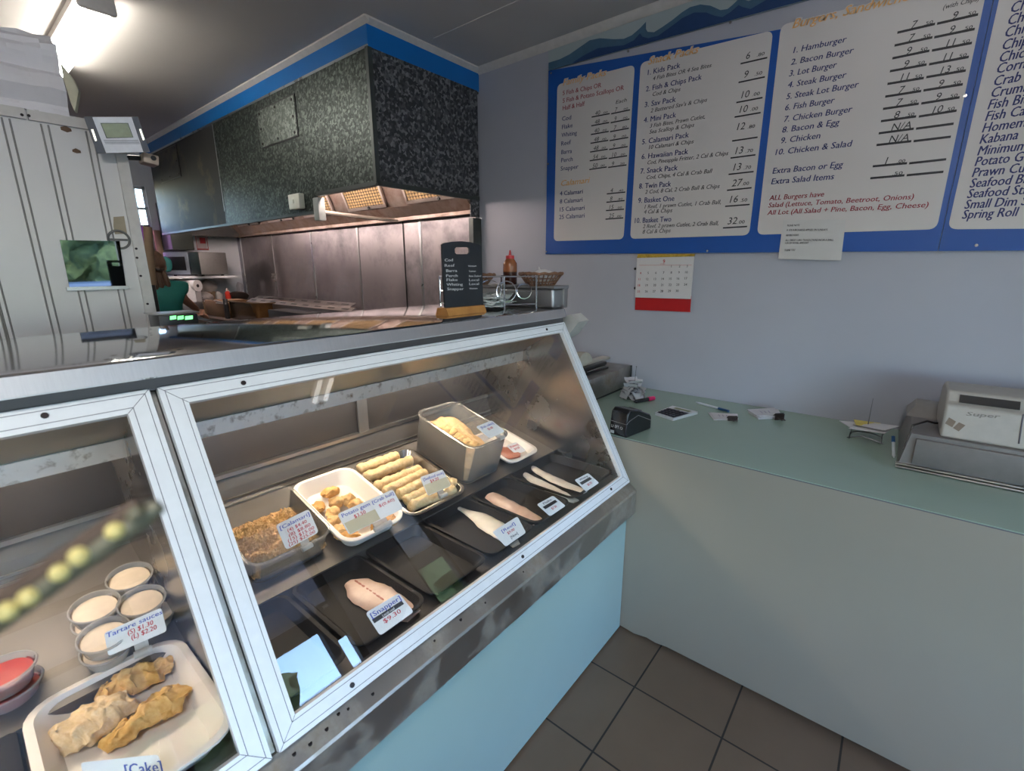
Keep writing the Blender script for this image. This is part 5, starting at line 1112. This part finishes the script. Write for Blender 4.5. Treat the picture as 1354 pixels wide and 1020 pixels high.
# docket pads with bulldog clips
def pad(px4, hh, label, clip, layers):
    c = [K(*p) for p in px4]; t = thing('docket_pad', label, 'note pad', tuple(sum(c, Vector())/4)); b = MB()
    for k in range(layers):
        o = Vector((.003*k*((-1)**k), .002*k, hh*k/layers)); e = Vector((0, 0, hh/layers*.8)); q = [p+o for p in c]; b.hexa(q+[p+e for p in q])
    b.build('sheets', mat('docket paper', (.60, .59, .60), .7), t)
    top = Vector((0, 0, hh+.0006)); S = lambda u, v: (c[0]*(1-u)+c[1]*u)*(1-v)+(c[3]*(1-u)+c[2]*u)*v+top
    b = MB()
    for v in (.3, .45, .6): b.quad(S(.3, v), S(.62, v), S(.62, v+.04), S(.3, v+.04))
    b.build('writing', mat('faint docket ink', (.36, .34, .42), .6), t, smooth=0)
    p = K(*clip); b = MB(); a = (c[2]-c[1]).normalized(); n = Vector((a.y, -a.x, 0)); w = .022
    p = (c[2]+c[1])*.5*.45+p*.55; p.z = ZP
    b.prism([p-a*w+Vector((0, 0, 0)), p+a*w, p+a*w+Vector((0, 0, hh+.012)), p-a*w+Vector((0, 0, hh+.012))], n*.005); b.prism([p-a*w-n*.012+Vector((0, 0, hh+.001)), p+a*w-n*.012+Vector((0, 0, hh+.001)), p+a*w+Vector((0, 0, hh+.014)), p-a*w+Vector((0, 0, hh+.014))], (0, 0, .002))
    b.tube([p+n*.004-a*w*.5+Vector((0, 0, .012)), p+n*.03-a*w*.4+Vector((0, 0, .006)), p+n*.03+a*w*.4+Vector((0, 0, .006)), p+n*.004+a*w*.5+Vector((0, 0, .012))], .0016, 6); b.build('bulldog_clip', mat('dark bronze clip', (.05, .032, .028), .4, .6), t)
pad([(937, 547), (944, 556), (974, 556), (973, 549)], .006, 'thin docket pad with a small clip in front of the white pen', (976, 556.5), 3)
pad([(989.5, 546.5), (1003, 555), (1032, 553.5), (1026, 544)], .016, 'thicker docket pad with a bronze clip right of the thin one', (1040, 556), 4)
# receipt spikes
def spike_base(c, label):
    return thing('receipt_spike', label, 'receipt spike', tuple(c))
c = K(836, 527); t = spike_base(c, 'steel spike with a crumpled wad of receipts in front of the till box')
tp = at_y(841.5, 485, c.y+.02); b = MB(); b.lathe([(.035, 0), (.035, .004), (.004, .006)], c, 18); b.build('base', M_steel, t)
b = MB(); b.tube([c+Vector((0, .01, .004)), tp], [.0018, .0012], 8); b.blob(tp, (.004, .004, .004), 1, 0); b.build('needle', M_steel, t)
wad = thing('receipt_wad', 'crumpled wad of white till receipts on the left spike', 'receipts', tuple(c)); random.seed(5)
M_rcp = mat('receipt paper', (.60, .59, .61), .6, vary=.05, scale=60); M_rpr = mat('receipt print', (.22, .21, .24), .6)
for k in range(10):
    a = random.uniform(0, 6.28); R_ = Matrix.Rotation(a, 3, 'Z'); w, L_ = .036, random.uniform(.062, .082); cv = random.uniform(8, 15)*(1 if k % 3 else -.4); zz = .012+.0085*k; b = MB(); n = 12; Q = []
    for i in range(n+1):
        u = -L_+2*L_*i/n; Q.append([c+R_ @ Vector((u*(1-.25*abs(u)/L_), -w+2*w*j/4, max(-zz+.003, -cv*u*u*(1+.3*math.sin(k)))+.005*noise.noise(Vector((u*60, j*.6, k)))))+Vector((0, 0, zz)) for j in range(5)])
    for i in range(n):
        for j in range(4): b.quad(Q[i][j], Q[i+1][j], Q[i+1][j+1], Q[i][j+1], 1 if (i in (3, 5, 8) and 0 < j < 3) else 0)
    b.build('receipt', [M_rcp, M_rpr], wad, smooth=60)
c = K(1144, 581); t = spike_base(c, 'wire spike stand holding a stack of dockets left of the cash register'); tp = at_y(1151, 526.5, c.y+.03); tp.x = c.x+.0
b = MB()
for s in (-1, 1):
    b.tube([c+Vector((s*.052, -.03, .0)), c+Vector((s*.052, -.03, .028)), c+Vector((s*.03, -.02, .034)), c+Vector((0, 0, .03)), c+Vector((s*.03, .03, .034)), c+Vector((s*.052, .04, .028)), c+Vector((s*.052, .04, 0))], .0022, 6)
b.tube([c+Vector((-.06, -.03, .003)), c+Vector((-.01, -.032, .02)), c+Vector((.06, -.03, .003))], .0022, 6); b.build('wire_base', steel('dark wire', (.22, .23, .24), .35), t)
b = MB(); b.tube([c+Vector((0, 0, .03)), tp], [.0022, .001], 8); b.build('needle', MATS['dark wire'], t)
for k, (dx, dy, a, w, l, m) in enumerate(((-.03, .02, .5, .055, .04, 0), (.01, -.015, -.25, .06, .045, 0), (.0, .02, .15, .045, .04, 1), (.025, .0, -.5, .06, .045, 0))):
    zz = c.z+.046+.005*k; R_ = Matrix.Rotation(a, 3, 'Z') @ Matrix.Rotation(.10*((-1)**k), 3, 'Y'); cc = Vector((c.x+dx, c.y+dy, zz))
    q = [cc+R_ @ Vector(v) for v in ((-w, -l, 0), (w, -l, 0), (w, l, .006), (-w, l, -.002))]; b = MB(); b.hexa(q+[p+Vector((0, 0, .0025)) for p in q])
    tag(b.build('docket', mat('yellow docket', (.62, .50, .10), .6) if m else MATS['docket paper']), ['docket sticking out left at the bottom of the wire spike', 'white docket second on the wire spike', 'yellow docket on the wire spike', 'topmost white docket on the wire spike'][k], 'docket', 'dockets on the wire spike')
# cash register
M_till = mat('grey till metal', (.20, .185, .175), .42, .2); M_beige = mat('beige till plastic', (.40, .375, .33), .45)
yf = K(1186, 619).y; xl = K(1186, 619).x; zt2 = at_y(1199, 573.4, yf+.02).z
rg = thing('cash_register', 'beige and grey cash register on the pay counter at the right edge', 'cash register', (xl+.3, yf+.2, ZP))
b = MB(); b.prism([(xl+.0, yf+.02, ZP), (xl+.0, yf+.47, ZP), (xl+.02, yf+.47, zt2), (xl+.02, yf+.03, zt2)], (.72, 0, 0)); b.build('drawer_body', M_till, rg)
b = MB(); b.box(xl+.035, xl+.70, yf+.012, yf+.03, ZP+.022, zt2-.012, .003); b.build('drawer_front', M_till, rg)
b = MB(); b.box(xl-.006, xl+.74, yf+.0, yf+.025, ZP+.002, ZP+.008, .001); b.box(xl-.006, xl+.74, yf+.004, yf+.028, ZP+.012, ZP+.017, .001); b.build('base_trim', MATS['edge steel light'] if 'edge steel light' in MATS else steel('edge steel light', (.6, .57, .52), .4), rg)
bx = at_y(1242, 576.6, yf+.06); tx = at_y(1254, 534, yf+.10); hx_ = at_y(1266, 517, yf+.135)
pr = [(yf+.05, zt2), (yf+.09, tx.z), (yf+.108, tx.z+.003), (yf+.135, hx_.z), (yf+.28, hx_.z+.004), (yf+.34, hx_.z-.02), (yf+.36, zt2)]
b = MB(); b.prism([(bx.x, y, z) for y, z in pr], (.46, 0, 0)); pb_ = b.build('printer_body', M_beige, rg); bv = pb_.modifiers.new('b', 'BEVEL'); bv.width = .008; bv.segments = 3
q = [at_y(1269, 523, yf+.213), at_y(1347, 543, yf+.213), at_y(1348, 531, yf+.213), at_y(1269.5, 521.5, yf+.213)]
wx0 = at_y(1268, 530, yf+.12).x; wx1 = at_y(1348, 540, yf+.12).x
b = MB(); zw0, zw1 = tx.z+.008, hx_.z-.010
b.prism([(wx0, yf+.110, zw0), (wx1, yf+.110, zw0), (wx1, yf+.1305, zw1), (wx0, yf+.1305, zw1)], (0, -.005, 0)); wd = b.build('paper_window', M_dark, rg)
b = MB(); b.prism([(wx0, yf+.1235, zw1-.012), (wx1, yf+.1235, zw1-.012), (wx1, yf+.127, zw1-.009), (wx0, yf+.127, zw1-.009)], (0, -.006, 0)); b.build('window_bar', M_white, wd)
b = MB(); fp = lambda x, y: at_plane(x, y, (bx.x, yf+.05, zt2), Vector((0, -(tx.z-zt2), .04)).normalized())+Vector((0, -.0012, 0))
b.prism([fp(1249.5, 560), fp(1259, 565), fp(1264, 557.5), (fp(1255, 552))], (0, -.001, 0)); b.prism([fp(1260, 566), fp(1267.5, 570.5), fp(1276.5, 562.5), fp(1268, 558.5)], (0, -.001, 0)); lab(b.build('logo_patch', mat('brown logo', (.15, .11, .075), .5), rg), 'two brown diamond shapes')
b = MB(); A, B = fp(1277, 549.5), fp(1321, 553.5); b.text('Super', A, B, (0, .1, 1), .014, 0, .2); b.build('brand_lettering', mat('faded grey lettering', (.22, .205, .18), .5), rg, smooth=0)
b = MB(); A, B = fp(1347, 587), fp(1353, 548); b.tube([A, B], .002, 6); b.build('panel_joint', M_groove, rg)
gx0, gx1 = at_y(1194, 570, yf+.30).x, at_y(1243, 570, yf+.30).x; gz = at_y(1202, 533, yf+.33).z
b = MB(); b.prism([(gx0, yf+.28, zt2), (gx0, yf+.45, zt2), (gx0+.025, yf+.43, gz), (gx0+.025, yf+.34, gz)], (gx1-gx0+.12, 0, 0)); b.build('rear_housing', mat('grey till plastic', (.26, .245, .23), .45), rg)
b = MB(); b.tube([(xl+.01, yf+.06, ZP+.05), (xl+.022, yf+.10, zt2+.012), (xl+.06, yf+.16, zt2+.02), (bx.x-.01, yf+.18, zt2+.012), (bx.x+.01, yf+.2, zt2+.01)], .004, 8); b.build('cable', M_dark, rg)
pen(K(1181.5, 607)+Vector((-.0, 0, .004)), at_y(1181, 577, K(1181.5, 607).y+.04), .005, 'white pen with a blue end leaning against the left side of the register', M_pw, M_pb, .72)
# stained steel till box at the end of the cabinet
xb = -1.165; zb2 = at_x(833, 484, xb).z; yb1 = at_x(833.5, 500, xb).y
sb_ = thing('till_box', 'stained steel box at the left end of the pay counter behind the cabinet', 'steel box', (-1.25, 2.1, ZP))
M_stb = steel('tea stained steel', (.42, .39, .36), .34, (1, 1, 1), 6, .1, .05, .5, (.16, .11, .07), 5)
b = MB(); b.box(-1.345, xb, 1.735, yb1, ZP+.012, zb2, .003); b.build('body', M_stb, sb_)
b = MB(); b.box(-1.345, xb-.006, 1.735, yb1+.006, ZP, ZP+.010); b.box(xb-.002, xb+.004, yb1-.006, yb1+.006, ZP, zb2); b.build('edge_trim', M_dark, sb_)
# stapler and cream desk phone on it
xs_ = -1.25
A, B = at_x(769, 497, xs_), at_x(799, 486, xs_)
sp_ = thing('stapler', 'black stapler on top of the stained steel box', 'stapler', (xs_, (A.y+B.y)/2, zb2))
b = MB(); b.box(xs_-.022, xs_+.022, A.y, B.y+.01, zb2+.0005, zb2+.010, .003); b.build('base', M_dark, sp_)
b = MB(); b.box(xs_-.018, xs_+.018, A.y, B.y, zb2+.022, zb2+.044, .008, 3); b.box(xs_-.014, xs_+.014, A.y, A.y+.03, zb2+.008, zb2+.03); b.build('arm', M_dark, sp_)
b = MB(); b.box(xs_-.012, xs_+.019, A.y+.02, B.y-.02, zb2+.016, zb2+.022); b.build('staple_rail', M_steel, sp_)
xp_ = -1.30; z0_, z1_ = at_x(800, 485, xp_).z, at_x(800, 475.5, xp_).z; ya, yb_ = 1.80, at_x(803, 480, xp_).y
ph = thing('desk_phone', 'cream desk phone with a rounded handset on the stained steel box', 'phone', (xp_, (ya+yb_)/2, zb2))
b = MB(); b.box(xp_-.035, xp_+.02, ya, yb_, max(z0_, zb2+.046), z1_, .008, 3); b.build('slab', mat('cream phone plastic', (.52, .48, .41), .4), ph)
b = MB(); yc = at_x(771, 471, xp_).y; rr = (at_x(781, 471, xp_).y-yc); zc_ = z1_
b.prism([(xp_-.03, yc+rr*math.cos(a), zc_+rr*.95*math.sin(a)) for a in [math.pi*k/14 for k in range(15)]], (.045, 0, 0)); b.build('dome', MATS['cream phone plastic'], ph)
b = MB(); b.box(xp_-.03, xp_-.005, ya+.01, yb_-.02, zb2, z0_+.004); b.build('stand', M_dark, ph)
# white foam box behind the end of the worktop
yv = 1.80; q = [at_y(x, y, yv) for x, y in ((738, 421), (754.4, 416), (765, 425.7), (761.5, 430.6), (751, 444.5), (738, 452))]
t = thing('foam_box', 'white foam box showing behind the right end of the worktop', 'foam box', (q[0].x, yv, zb2))
b = MB(); b.prism(q, (0, .09, 0)); b.build('flap', mat('white foam', (.58, .56, .53), .6), t)
e = at_y(742, 440, yv); b = MB(); b.box(e.x-.12, e.x-.015, yv, yv+.09, zb2+.001, e.z); b.build('box', MATS['white foam'], t)

# ------------------------------------------------------------------ on the worktop
ZW = 1.4385
bt = thing('chalkboard_sign', 'black tabletop board with a hand hole listing fish, in an oak base', 'sign', (-1.22, 1.22, ZW))
xf = -1.20; y0, y1 = at_x(592, 418, xf).y, at_x(642.4, 414, xf).y
M_oak = food('oak base', (.36, .15, .035), (.52, .25, .07), 12, .1, .001, .4, sss=0)
b = MB(); b.prism([(xf+.004, y0, ZW), (xf-.062, y0, ZW), (xf-.052, y0, ZW+.026), (xf-.006, y0, ZW+.026)], (0, y1-y0, 0)); b.build('base', M_oak, bt)
xb_ = xf-.030; B_ = lambda x, y, o=0: at_x(570+x*.1477, 310+y*.1477, xb_+.004+o)
ol = [(132, 700), (470, 690), (463, 500), (452, 108), (430, 92), (350, 70), (270, 62), (190, 66), (118, 78), (100, 92), (112, 400)]
hl_ = [(225, 115), (335, 115), (346, 128), (348, 160), (335, 178), (228, 178), (214, 165), (212, 130)]
bm = bmesh.new(); vo = [bm.verts.new(B_(*p)) for p in ol]; vh = [bm.verts.new(B_(*p)) for p in hl_]
eg = [bm.edges.new((vo[i], vo[(i+1) % len(vo)])) for i in range(len(vo))]+[bm.edges.new((vh[i], vh[(i+1) % len(vh)])) for i in range(len(vh))]
bmesh.ops.triangle_fill(bm, use_beauty=True, edges=eg); bm.verts.index_update()
vs = [v.co.copy() for v in bm.verts]; fs = [tuple(v.index for v in f.verts) for f in bm.faces]; bm.free(); k = len(vs); n1, n2 = len(ol), len(hl_); off = Vector((-.008, 0, 0))
b = MB(); sidef = [(i, (i+1) % n1, k+(i+1) % n1, k+i) for i in range(n1)]+[(n1+i, n1+(i+1) % n2, k+n1+(i+1) % n2, k+n1+i) for i in range(n2)]
b.add(vs+[v+off for v in vs], fs+[tuple(k+i for i in reversed(f)) for f in fs]+sidef); bd = b.build('board', mat('black board', (.014, .017, .022), .5, vary=.1), bt, smooth=0)
b = MB()
for s, x0, x1, y in (('Cod', 122, 195, 243), ('Reef', 122, 210, 291), ('Barra', 135, 233, 338), ('Perch', 135, 238, 383), ('Flake', 139, 237, 420), ('Whiting', 139, 283, 461), ('Snapper', 145, 292, 501)): b.text(s, B_(x0, y, .0008), B_(x1, y-2, .0008), (0, 0, 1), .0095, 0)
for s, x0, x1, y, h in (('Vietnam', 332, 405, 291, .006), ('Taiwan', 338, 400, 338, .006), ('New Zealand', 340, 447, 382, .007), ('Local', 340, 428, 420, .0095), ('Local', 342, 428, 455, .0095), ('Vietnam', 342, 415, 492, .006)): b.text(s, B_(x0, y, .0008), B_(x1, y-2, .0008), (0, 0, 1), h, 0)
b.build('lettering', mat('chalk white lettering', (.62, .62, .62), .5), bd, smooth=0)
# wire rack with paper bags, cane basket
p1_, p2_ = at_z(667, 410, ZW), at_z(709, 409, ZW); zr = at_x(667, 366, p1_.x).z
wr_ = thing('wire_rack', 'chrome wire rack holding paper bags behind the board', 'wire rack', (-1.27, 1.45, ZW))
M_chr = steel('chrome wire', (.75, .75, .76), .12)
dirr = (p2_-p1_).normalized(); p0_ = p1_-dirr*.13; bk = Vector((-.20, .02, 0)); cr = [p0_, p2_, p2_+bk, p0_+bk]
up = Vector((0, 0, zr-ZW))
for i, q in enumerate((p1_, p2_, p2_+bk, p0_+bk, p0_)):
    b = MB(); b.tube([q, q+up], .0035, 8); b.blob(q+Vector((0, 0, .004)), (.006, .006, .005), 1, 0); b.build('post', M_chr, wr_)
b = MB()
for f in (1, .16): b.tube([q+up*f for q in cr]+[cr[0]+up*f], .0028, 6)
b.tube([(cr[0]+up*.55), cr[3]+up*.55], .002, 6); b.tube([cr[1]+up*.55, cr[2]+up*.55], .002, 6); b.build('rails', M_chr, wr_)
for u, r in ((.12, .030), (.36, .045), (.62, .040), (.9, .030)):
    c = p0_.lerp(p2_, u)+Vector((-.03, 0, (zr-ZW)*.55)); b = MB(); b.tube([c+dirr*(r*math.cos(a))+Vector((0, 0, r*math.sin(a))) for a in [6.283*k/20 for k in range(21)]], .0018, 6, False); b.build('wire_ring', M_chr, wr_)
M_pbag = mat('white paper bags', (.60, .61, .60), .6, vary=.05, scale=20)
for k in range(4):
    c = p0_.lerp(p2_, .5)+bk*.5; a = [.1, -.15, .2, .05][k]; R_ = Matrix.Rotation(a+.35, 3, 'Z'); zz = ZW+.014+.011*k
    b = MB(); n = 10; Q = [[c+R_ @ Vector((-.08+.16*i/n, -.105+.21*j/n, 0))+Vector((0, 0, zz-c.z+.007*noise.noise(Vector((i*.35, j*.35, k)))+(.02*max(0, j/n-.6) if k == 3 else 0))) for j in range(n+1)] for i in range(n+1)]
    for i in range(n):
        for j in range(n): b.quad(Q[i][j], Q[i+1][j], Q[i+1][j+1], Q[i][j+1])
    o = b.build('paper_bag', M_pbag, smooth=60); sd_ = o.modifiers.new('s', 'SOLIDIFY'); sd_.thickness = .004
    tag(o, ['lowest white paper bag in the wire rack', 'white paper bag second from the bottom of the rack', 'white paper bag under the top one in the rack', 'topmost white paper bag with a raised end in the rack'][k], 'paper bag', 'paper bags in the wire rack')
M_cane = mat('brown cane', (.16, .075, .04), .6, vary=.35, scale=60)
def basket(c, r0, r1, h, label, name='cane_basket'):
    t = thing(name, label, 'basket', tuple(c)); b = MB(); n = 28
    for k in range(n):
        a = 6.283*k/n; b.tube([c+Vector((r0*math.cos(a), r0*math.sin(a), 0)), c+Vector((r1*math.cos(a+.1), r1*math.sin(a+.1), h))], .0028, 5)
    for f in (0, .3, .6): r = r0+(r1-r0)*f; b.tube([c+Vector((r*math.cos(a), r*math.sin(a), h*f)) for a in [6.283*k/24 for k in range(25)]], .0025, 5, False)
    b.build('weave', M_cane, t); b = MB(); b.tube([c+Vector((r1*math.cos(a), r1*math.sin(a), h+.002*math.sin(a*14))) for a in [6.283*k/56 for k in range(57)]], .006, 7, False); b.build('rim', M_cane, t)
    b = MB(); b.lathe([(r0, .0), (r0*.5, .002), (.001, .002)], c, 20); b.build('bottom', M_cane, t)
# steel container at the end with the sauce bottle on it
zs = at_y(730, 378, 1.60).z; xr = at_y(748, 395, 1.66).x
t = thing('steel_container', 'grey steel container with a lid at the right end of the worktop', 'container', (-1.3, 1.64, ZW))
b = MB(); b.box(-1.60, xr-.012, 1.585, 1.675, ZW, zs-.010, .012, 3); b.build('pan', M_steel2, t)
b = MB(); b.box(-1.61, xr, 1.575, 1.685, zs-.012, zs, .003); b.box(xr-.012, xr-.004, 1.655, 1.68, ZW, zs); b.build('lid', M_steel2, t)
c = at_y(674.5, 380, 1.63); c.z = zs; hb_ = at_y(674.5, 331, c.y).z-zs
t = thing('squeeze_bottle', 'brown sauce squeeze bottle with a red nozzle behind the wire rack', 'bottle', tuple(c))
hb_ = max(.10, hb_); rb = abs(at_y(682, 360, 1.63).x-at_y(667, 360, 1.63).x)/2*.95
b = MB(); b.lathe([(rb*.95, 0), (rb, .004), (rb, hb_*.52), (rb*.98, hb_*.62), (rb*.62, hb_*.74), (rb*.5, hb_*.76)], c, 22); m, nt, pz_ = nodes_of('brown sauce bottle'); pz_.inputs['Roughness'].default_value = .25
g = nt.nodes.new('ShaderNodeTexCoord'); sx = nt.nodes.new('ShaderNodeSeparateXYZ'); nt.links.new(g.outputs['Generated'], sx.inputs[0]); nt.links.new(ramp(nt, sx.outputs[2], [(.46, (.045, .014, .008)), (.52, (.26, .085, .03))]), pz_.inputs['Base Color'])
b.build('bottle', m, t); b = MB(); b.lathe([(rb*.62, hb_*.75), (rb*.62, hb_*.84), (rb*.2, hb_*.86), (rb*.10, hb_)], c, 14); b.build('cap', mat('red nozzle', (.42, .015, .02), .35), t)
cb_ = at_y(715, 378, 1.62); cb_.z = zs; r1_ = abs(at_y(738, 364, 1.62).x-at_y(692, 364, 1.62).x)/2
basket(cb_, r1_*.62, r1_, at_y(715, 362, 1.62).z-zs, 'brown cane basket with a napkin on the steel container')
b = MB(); b.blob(cb_+Vector((.02, 0, .035)), (r1_*.62, r1_*.5, .026), 3, .35, 40, 2); q = cb_+Vector((.0, 0, .04)); b.prism([q+Vector((-.015, 0, .0)), q+Vector((.01, 0, .0)), q+Vector((-.012, 0, .035))], (0, .004, 0)); tag(b.build('napkin', M_pap, smooth=30), 'crumpled white napkin in the cane basket', 'napkin')
c2 = p0_.lerp(p2_, .30)+bk*.45; c2.z = zr-.03; basket(c2, .045, .075, .036, 'brown cane basket resting on the chrome wire rack beside the board')

# ------------------------------------------------------------------ beaded rod close to the lens at the lower left
e0 = at_d(212, 668, .150); e1 = at_d(-60, 862, .128)
t = thing('beaded_rod', 'blurred olive green rod with yellow beads close to the lens at the lower left', 'rod', tuple(e0))
b = MB(); n = 10; b.tube([e0.lerp(e1, k/n) for k in range(n+1)], [.0022]+[.0033]*n, 12); b.build('rod', mat('olive brown rod', (.10, .095, .06), .5), t)
M_yb = mat('yellow bead', (.62, .52, .20), .35); M_bb = mat('brown bead cord', (.055, .032, .02), .6); U_ = Vector(-AX[1])*.0042+Vector(AX[0])*-.002
b = MB(); b.tube([e0.lerp(e1, .08+.92*k/n)+U_*.8 for k in range(n+1)], .0030, 10); b.build('cord', M_bb, t)
for (x, y) in ((180, 680), (152, 702), (104, 736), (79, 757), (38, 790), (10, 808), (-30, 838)):
    f = (212-x)/272; d_ = .150+(.128-.150)*f; b = MB(); c = at_d(x, y, d_-.0028); b.blob(c, (.0027, .0027, .0027), 2, .08, 200, x); b.build('bead', M_yb if x != 180 else MATS['olive brown rod'], t)
# black board hanging on the doorway jamb (it shows in the mirror)
t = thing('hanging_board', 'black board with a hand hole hanging on the doorway jamb, seen in the mirror', 'sign', (XF, 1.40, 1.45))
b = MB(); b.box(XF-.012, XF, 1.30, 1.455, 1.40, 1.63, .004); b.box(XF-.012, XF, 1.30, 1.345, 1.63, 1.665); b.box(XF-.012, XF, 1.41, 1.455, 1.63, 1.665); b.box(XF-.012, XF, 1.30, 1.455, 1.665, 1.69, .006); b.build('board', MATS['black board'], t)
# ------------------------------------------------------------------ the worker, seen from behind
PX, PY = -4.75, 1.235
def skin(verts, edges, rad, name, m, parent, lv=2, root=0):
    me = bpy.data.meshes.new(name); me.from_pydata([tuple(v) for v in verts], edges, []); o = bpy.data.objects.new(name, me); COL.objects.link(o)
    sm = o.modifiers.new('s', 'SKIN'); sm.use_smooth_shade = True
    for i, r in enumerate(rad):
        r = r if hasattr(r, '__len__') else (r, r); me.skin_vertices[0].data[i].radius = r; me.skin_vertices[0].data[i].use_root = (i == root)
    su = o.modifiers.new('d', 'SUBSURF'); su.levels = su.render_levels = lv
    dg = bpy.context.evaluated_depsgraph_get(); dg.update(); nm = bpy.data.meshes.new_from_object(o.evaluated_get(dg)); bpy.data.objects.remove(o)
    nm.materials.clear(); nm.materials.append(m); r = bpy.data.objects.new(name, nm); COL.objects.link(r)
    nm.transform(world_of(parent).inverted()); r.parent = parent
    for p in nm.polygons: p.use_smooth = True
    return r
wk = thing('person', 'worker with a brown ponytail in a teal shirt, back turned, reaching right', 'person', (PX, PY, 0))
M_skin = mat('skin', (.47, .25, .17), .5, vary=.05, sss=.1)
M_teal = mat('teal shirt cotton', (.004, .125, .105), .75, vary=.12, scale=9, bmp=.15, bdist=.01)
M_hair = mat('brown hair', (.085, .042, .024), .5, vary=.5, scale=14, stretch=(14, 14, 1.2), bmp=.5, bdist=.006)
hand_p = at_x(262, 411, -4.95); elb = at_x(239, 392, -4.80); sho = Vector((PX-.02, PY+.145, 1.44))
P = Vector((PX, PY, 0))
V = [P+Vector((0, 0, .95)), P+Vector((-.01, 0, 1.12)), P+Vector((-.02, 0, 1.30)), P+Vector((-.03, -.005, 1.43)), P+Vector((-.045, -.01, 1.50)), P+Vector((-.06, -.012, 1.57)), P+Vector((-.065, -.012, 1.645)),
     sho, elb, (elb*.5+hand_p*.5), hand_p, P+Vector((-.03, -.165, 1.43)), P+Vector((-.14, -.20, 1.20)), P+Vector((-.30, -.14, 1.10)),
     P+Vector((0, .09, .88)), P+Vector((0, .10, .50)), P+Vector((.02, .10, .08)), P+Vector((0, -.09, .88)), P+Vector((0, -.10, .50)), P+Vector((.02, -.10, .08)), P+Vector((-.12, .11, .04)), P+Vector((-.12, -.11, .04))]
Ed = [(0, 1), (1, 2), (2, 3), (3, 4), (4, 5), (5, 6), (3, 7), (7, 8), (8, 9), (9, 10), (3, 11), (11, 12), (12, 13), (0, 14), (14, 15), (15, 16), (16, 20), (0, 17), (17, 18), (18, 19), (19, 21)]
Rd = [(.11, .15), (.095, .13), (.105, .15), (.08, .13), .048, .078, .082, .05, .042, .034, .026, .05, .04, .026, .085, .06, .045, .085, .06, .045, .04, .04]
body = skin(V, Ed, Rd, 'body', M_skin, wk)
# hand: palm and five fingers reaching down to the bench
hv = [hand_p]; he = []; hr_ = [.03]; d = (hand_p-elb).normalized(); sd = d.cross(Vector((0, 0, 1))).normalized(); dn = Vector((0, 0, -1))
hv.append(hand_p+d*.055); he.append((0, 1)); hr_.append((.034, .018))
for k, (o, L) in enumerate(((-.027, .058), (-.009, .07), (.009, .066), (.026, .05))):
    a = len(hv); hv += [hand_p+d*.085+sd*o, hand_p+d*(.085+L*.5)+sd*o*1.1+dn*.012, hand_p+d*(.085+L*.8)+sd*o*1.1+dn*.034]; he += [(1, a), (a, a+1), (a+1, a+2)]; hr_ += [.0095, .0085, .007]
a = len(hv); hv += [hand_p+d*.035-sd*.035+dn*.01, hand_p+d*.065-sd*.048+dn*.025]; he += [(0, a), (a, a+1)]; hr_ += [.011, .009]
skin(hv, he, hr_, 'hand', M_skin, wk)
# head features (turned away), ears
hc = P+Vector((-.068, -.012, 1.625))
b = MB(); b.blob(hc, (.088, .074, .105), 3, .02, 8, 1); b.blob(hc+Vector((-.09, 0, -.015)), (.018, .014, .022), 2, 0); b.blob(hc+Vector((-.075, 0, -.062)), (.016, .022, .008), 2, 0)
for s in (-1, 1): b.blob(hc+Vector((0, s*.076, -.01)), (.022, .01, .032), 2, .05); b.blob(hc+Vector((-.082, s*.03, .012)), (.009, .013, .009), 2, 0)
b.build('head', M_skin, wk)
hb = MB(); hb.blob(hc+Vector((.014, 0, .022)), (.092, .080, .105), 3, .05, 16, 2)
def lock(o0, o1, o2, o3, r0): hb.tube([hc+Vector(o0), hc+Vector(o1), hc+Vector(o2), hc+Vector(o3)], [r0*.7, r0, r0*.8, r0*.25], 8)
for k in range(13):
    y = -.040+.080*k/12; j = random.uniform(-.01, .01)
    lock((.075, y*.75, -.02), (.105+j, y*1.05, -.11), (.10+j, y*1.25+.012, -.21), (.085, y*1.3+.02, -.30+random.uniform(-.03, .03)), .021)
hb.blob(hc+Vector((.09, 0, -.035)), (.03, .034, .03), 2, .1); hb.build('hair', M_hair, wk)
b = MB(); b.tube([hc+Vector((.092, -.035, -.03)), hc+Vector((.125, 0, -.035)), hc+Vector((.092, .035, -.03))], .012, 8); b.build('hair_tie', M_dark, wk)
sv = [P+Vector((0, 0, .90)), P+Vector((-.01, 0, 1.12)), P+Vector((-.02, 0, 1.30)), P+Vector((-.03, -.005, 1.43)), P+Vector((-.044, -.01, 1.495)), sho+Vector((0, 0, .004)), sho*.12+elb*.88, P+Vector((-.03, -.165, 1.434)), P+Vector((-.09, -.19, 1.31))]
skin(sv, [(0, 1), (1, 2), (2, 3), (3, 4), (3, 5), (5, 6), (3, 7), (7, 8)], [(.13, .17), (.115, .15), (.122, .168), (.098, .145), (.058, .06), .068, .068, .068, .066], 'shirt', M_teal, wk)
skin([P+Vector((0, 0, .97)), P+Vector((0, .09, .86)), P+Vector((0, .10, .50)), P+Vector((.02, .10, .10)), P+Vector((0, -.09, .86)), P+Vector((0, -.10, .50)), P+Vector((.02, -.10, .10))], [(0, 1), (1, 2), (2, 3), (0, 4), (4, 5), (5, 6)], [(.12, .15), .10, .075, .06, .10, .075, .06], 'trousers', mat('dark trousers', (.02, .02, .025), .8), wk)
for s in (-1, 1):
    b = MB(); b.box(PX-.20, PX+.07, PY+s*.105-.045, PY+s*.105+.045, 0, .075, .03, 3); b.build('shoe', M_dark, wk)
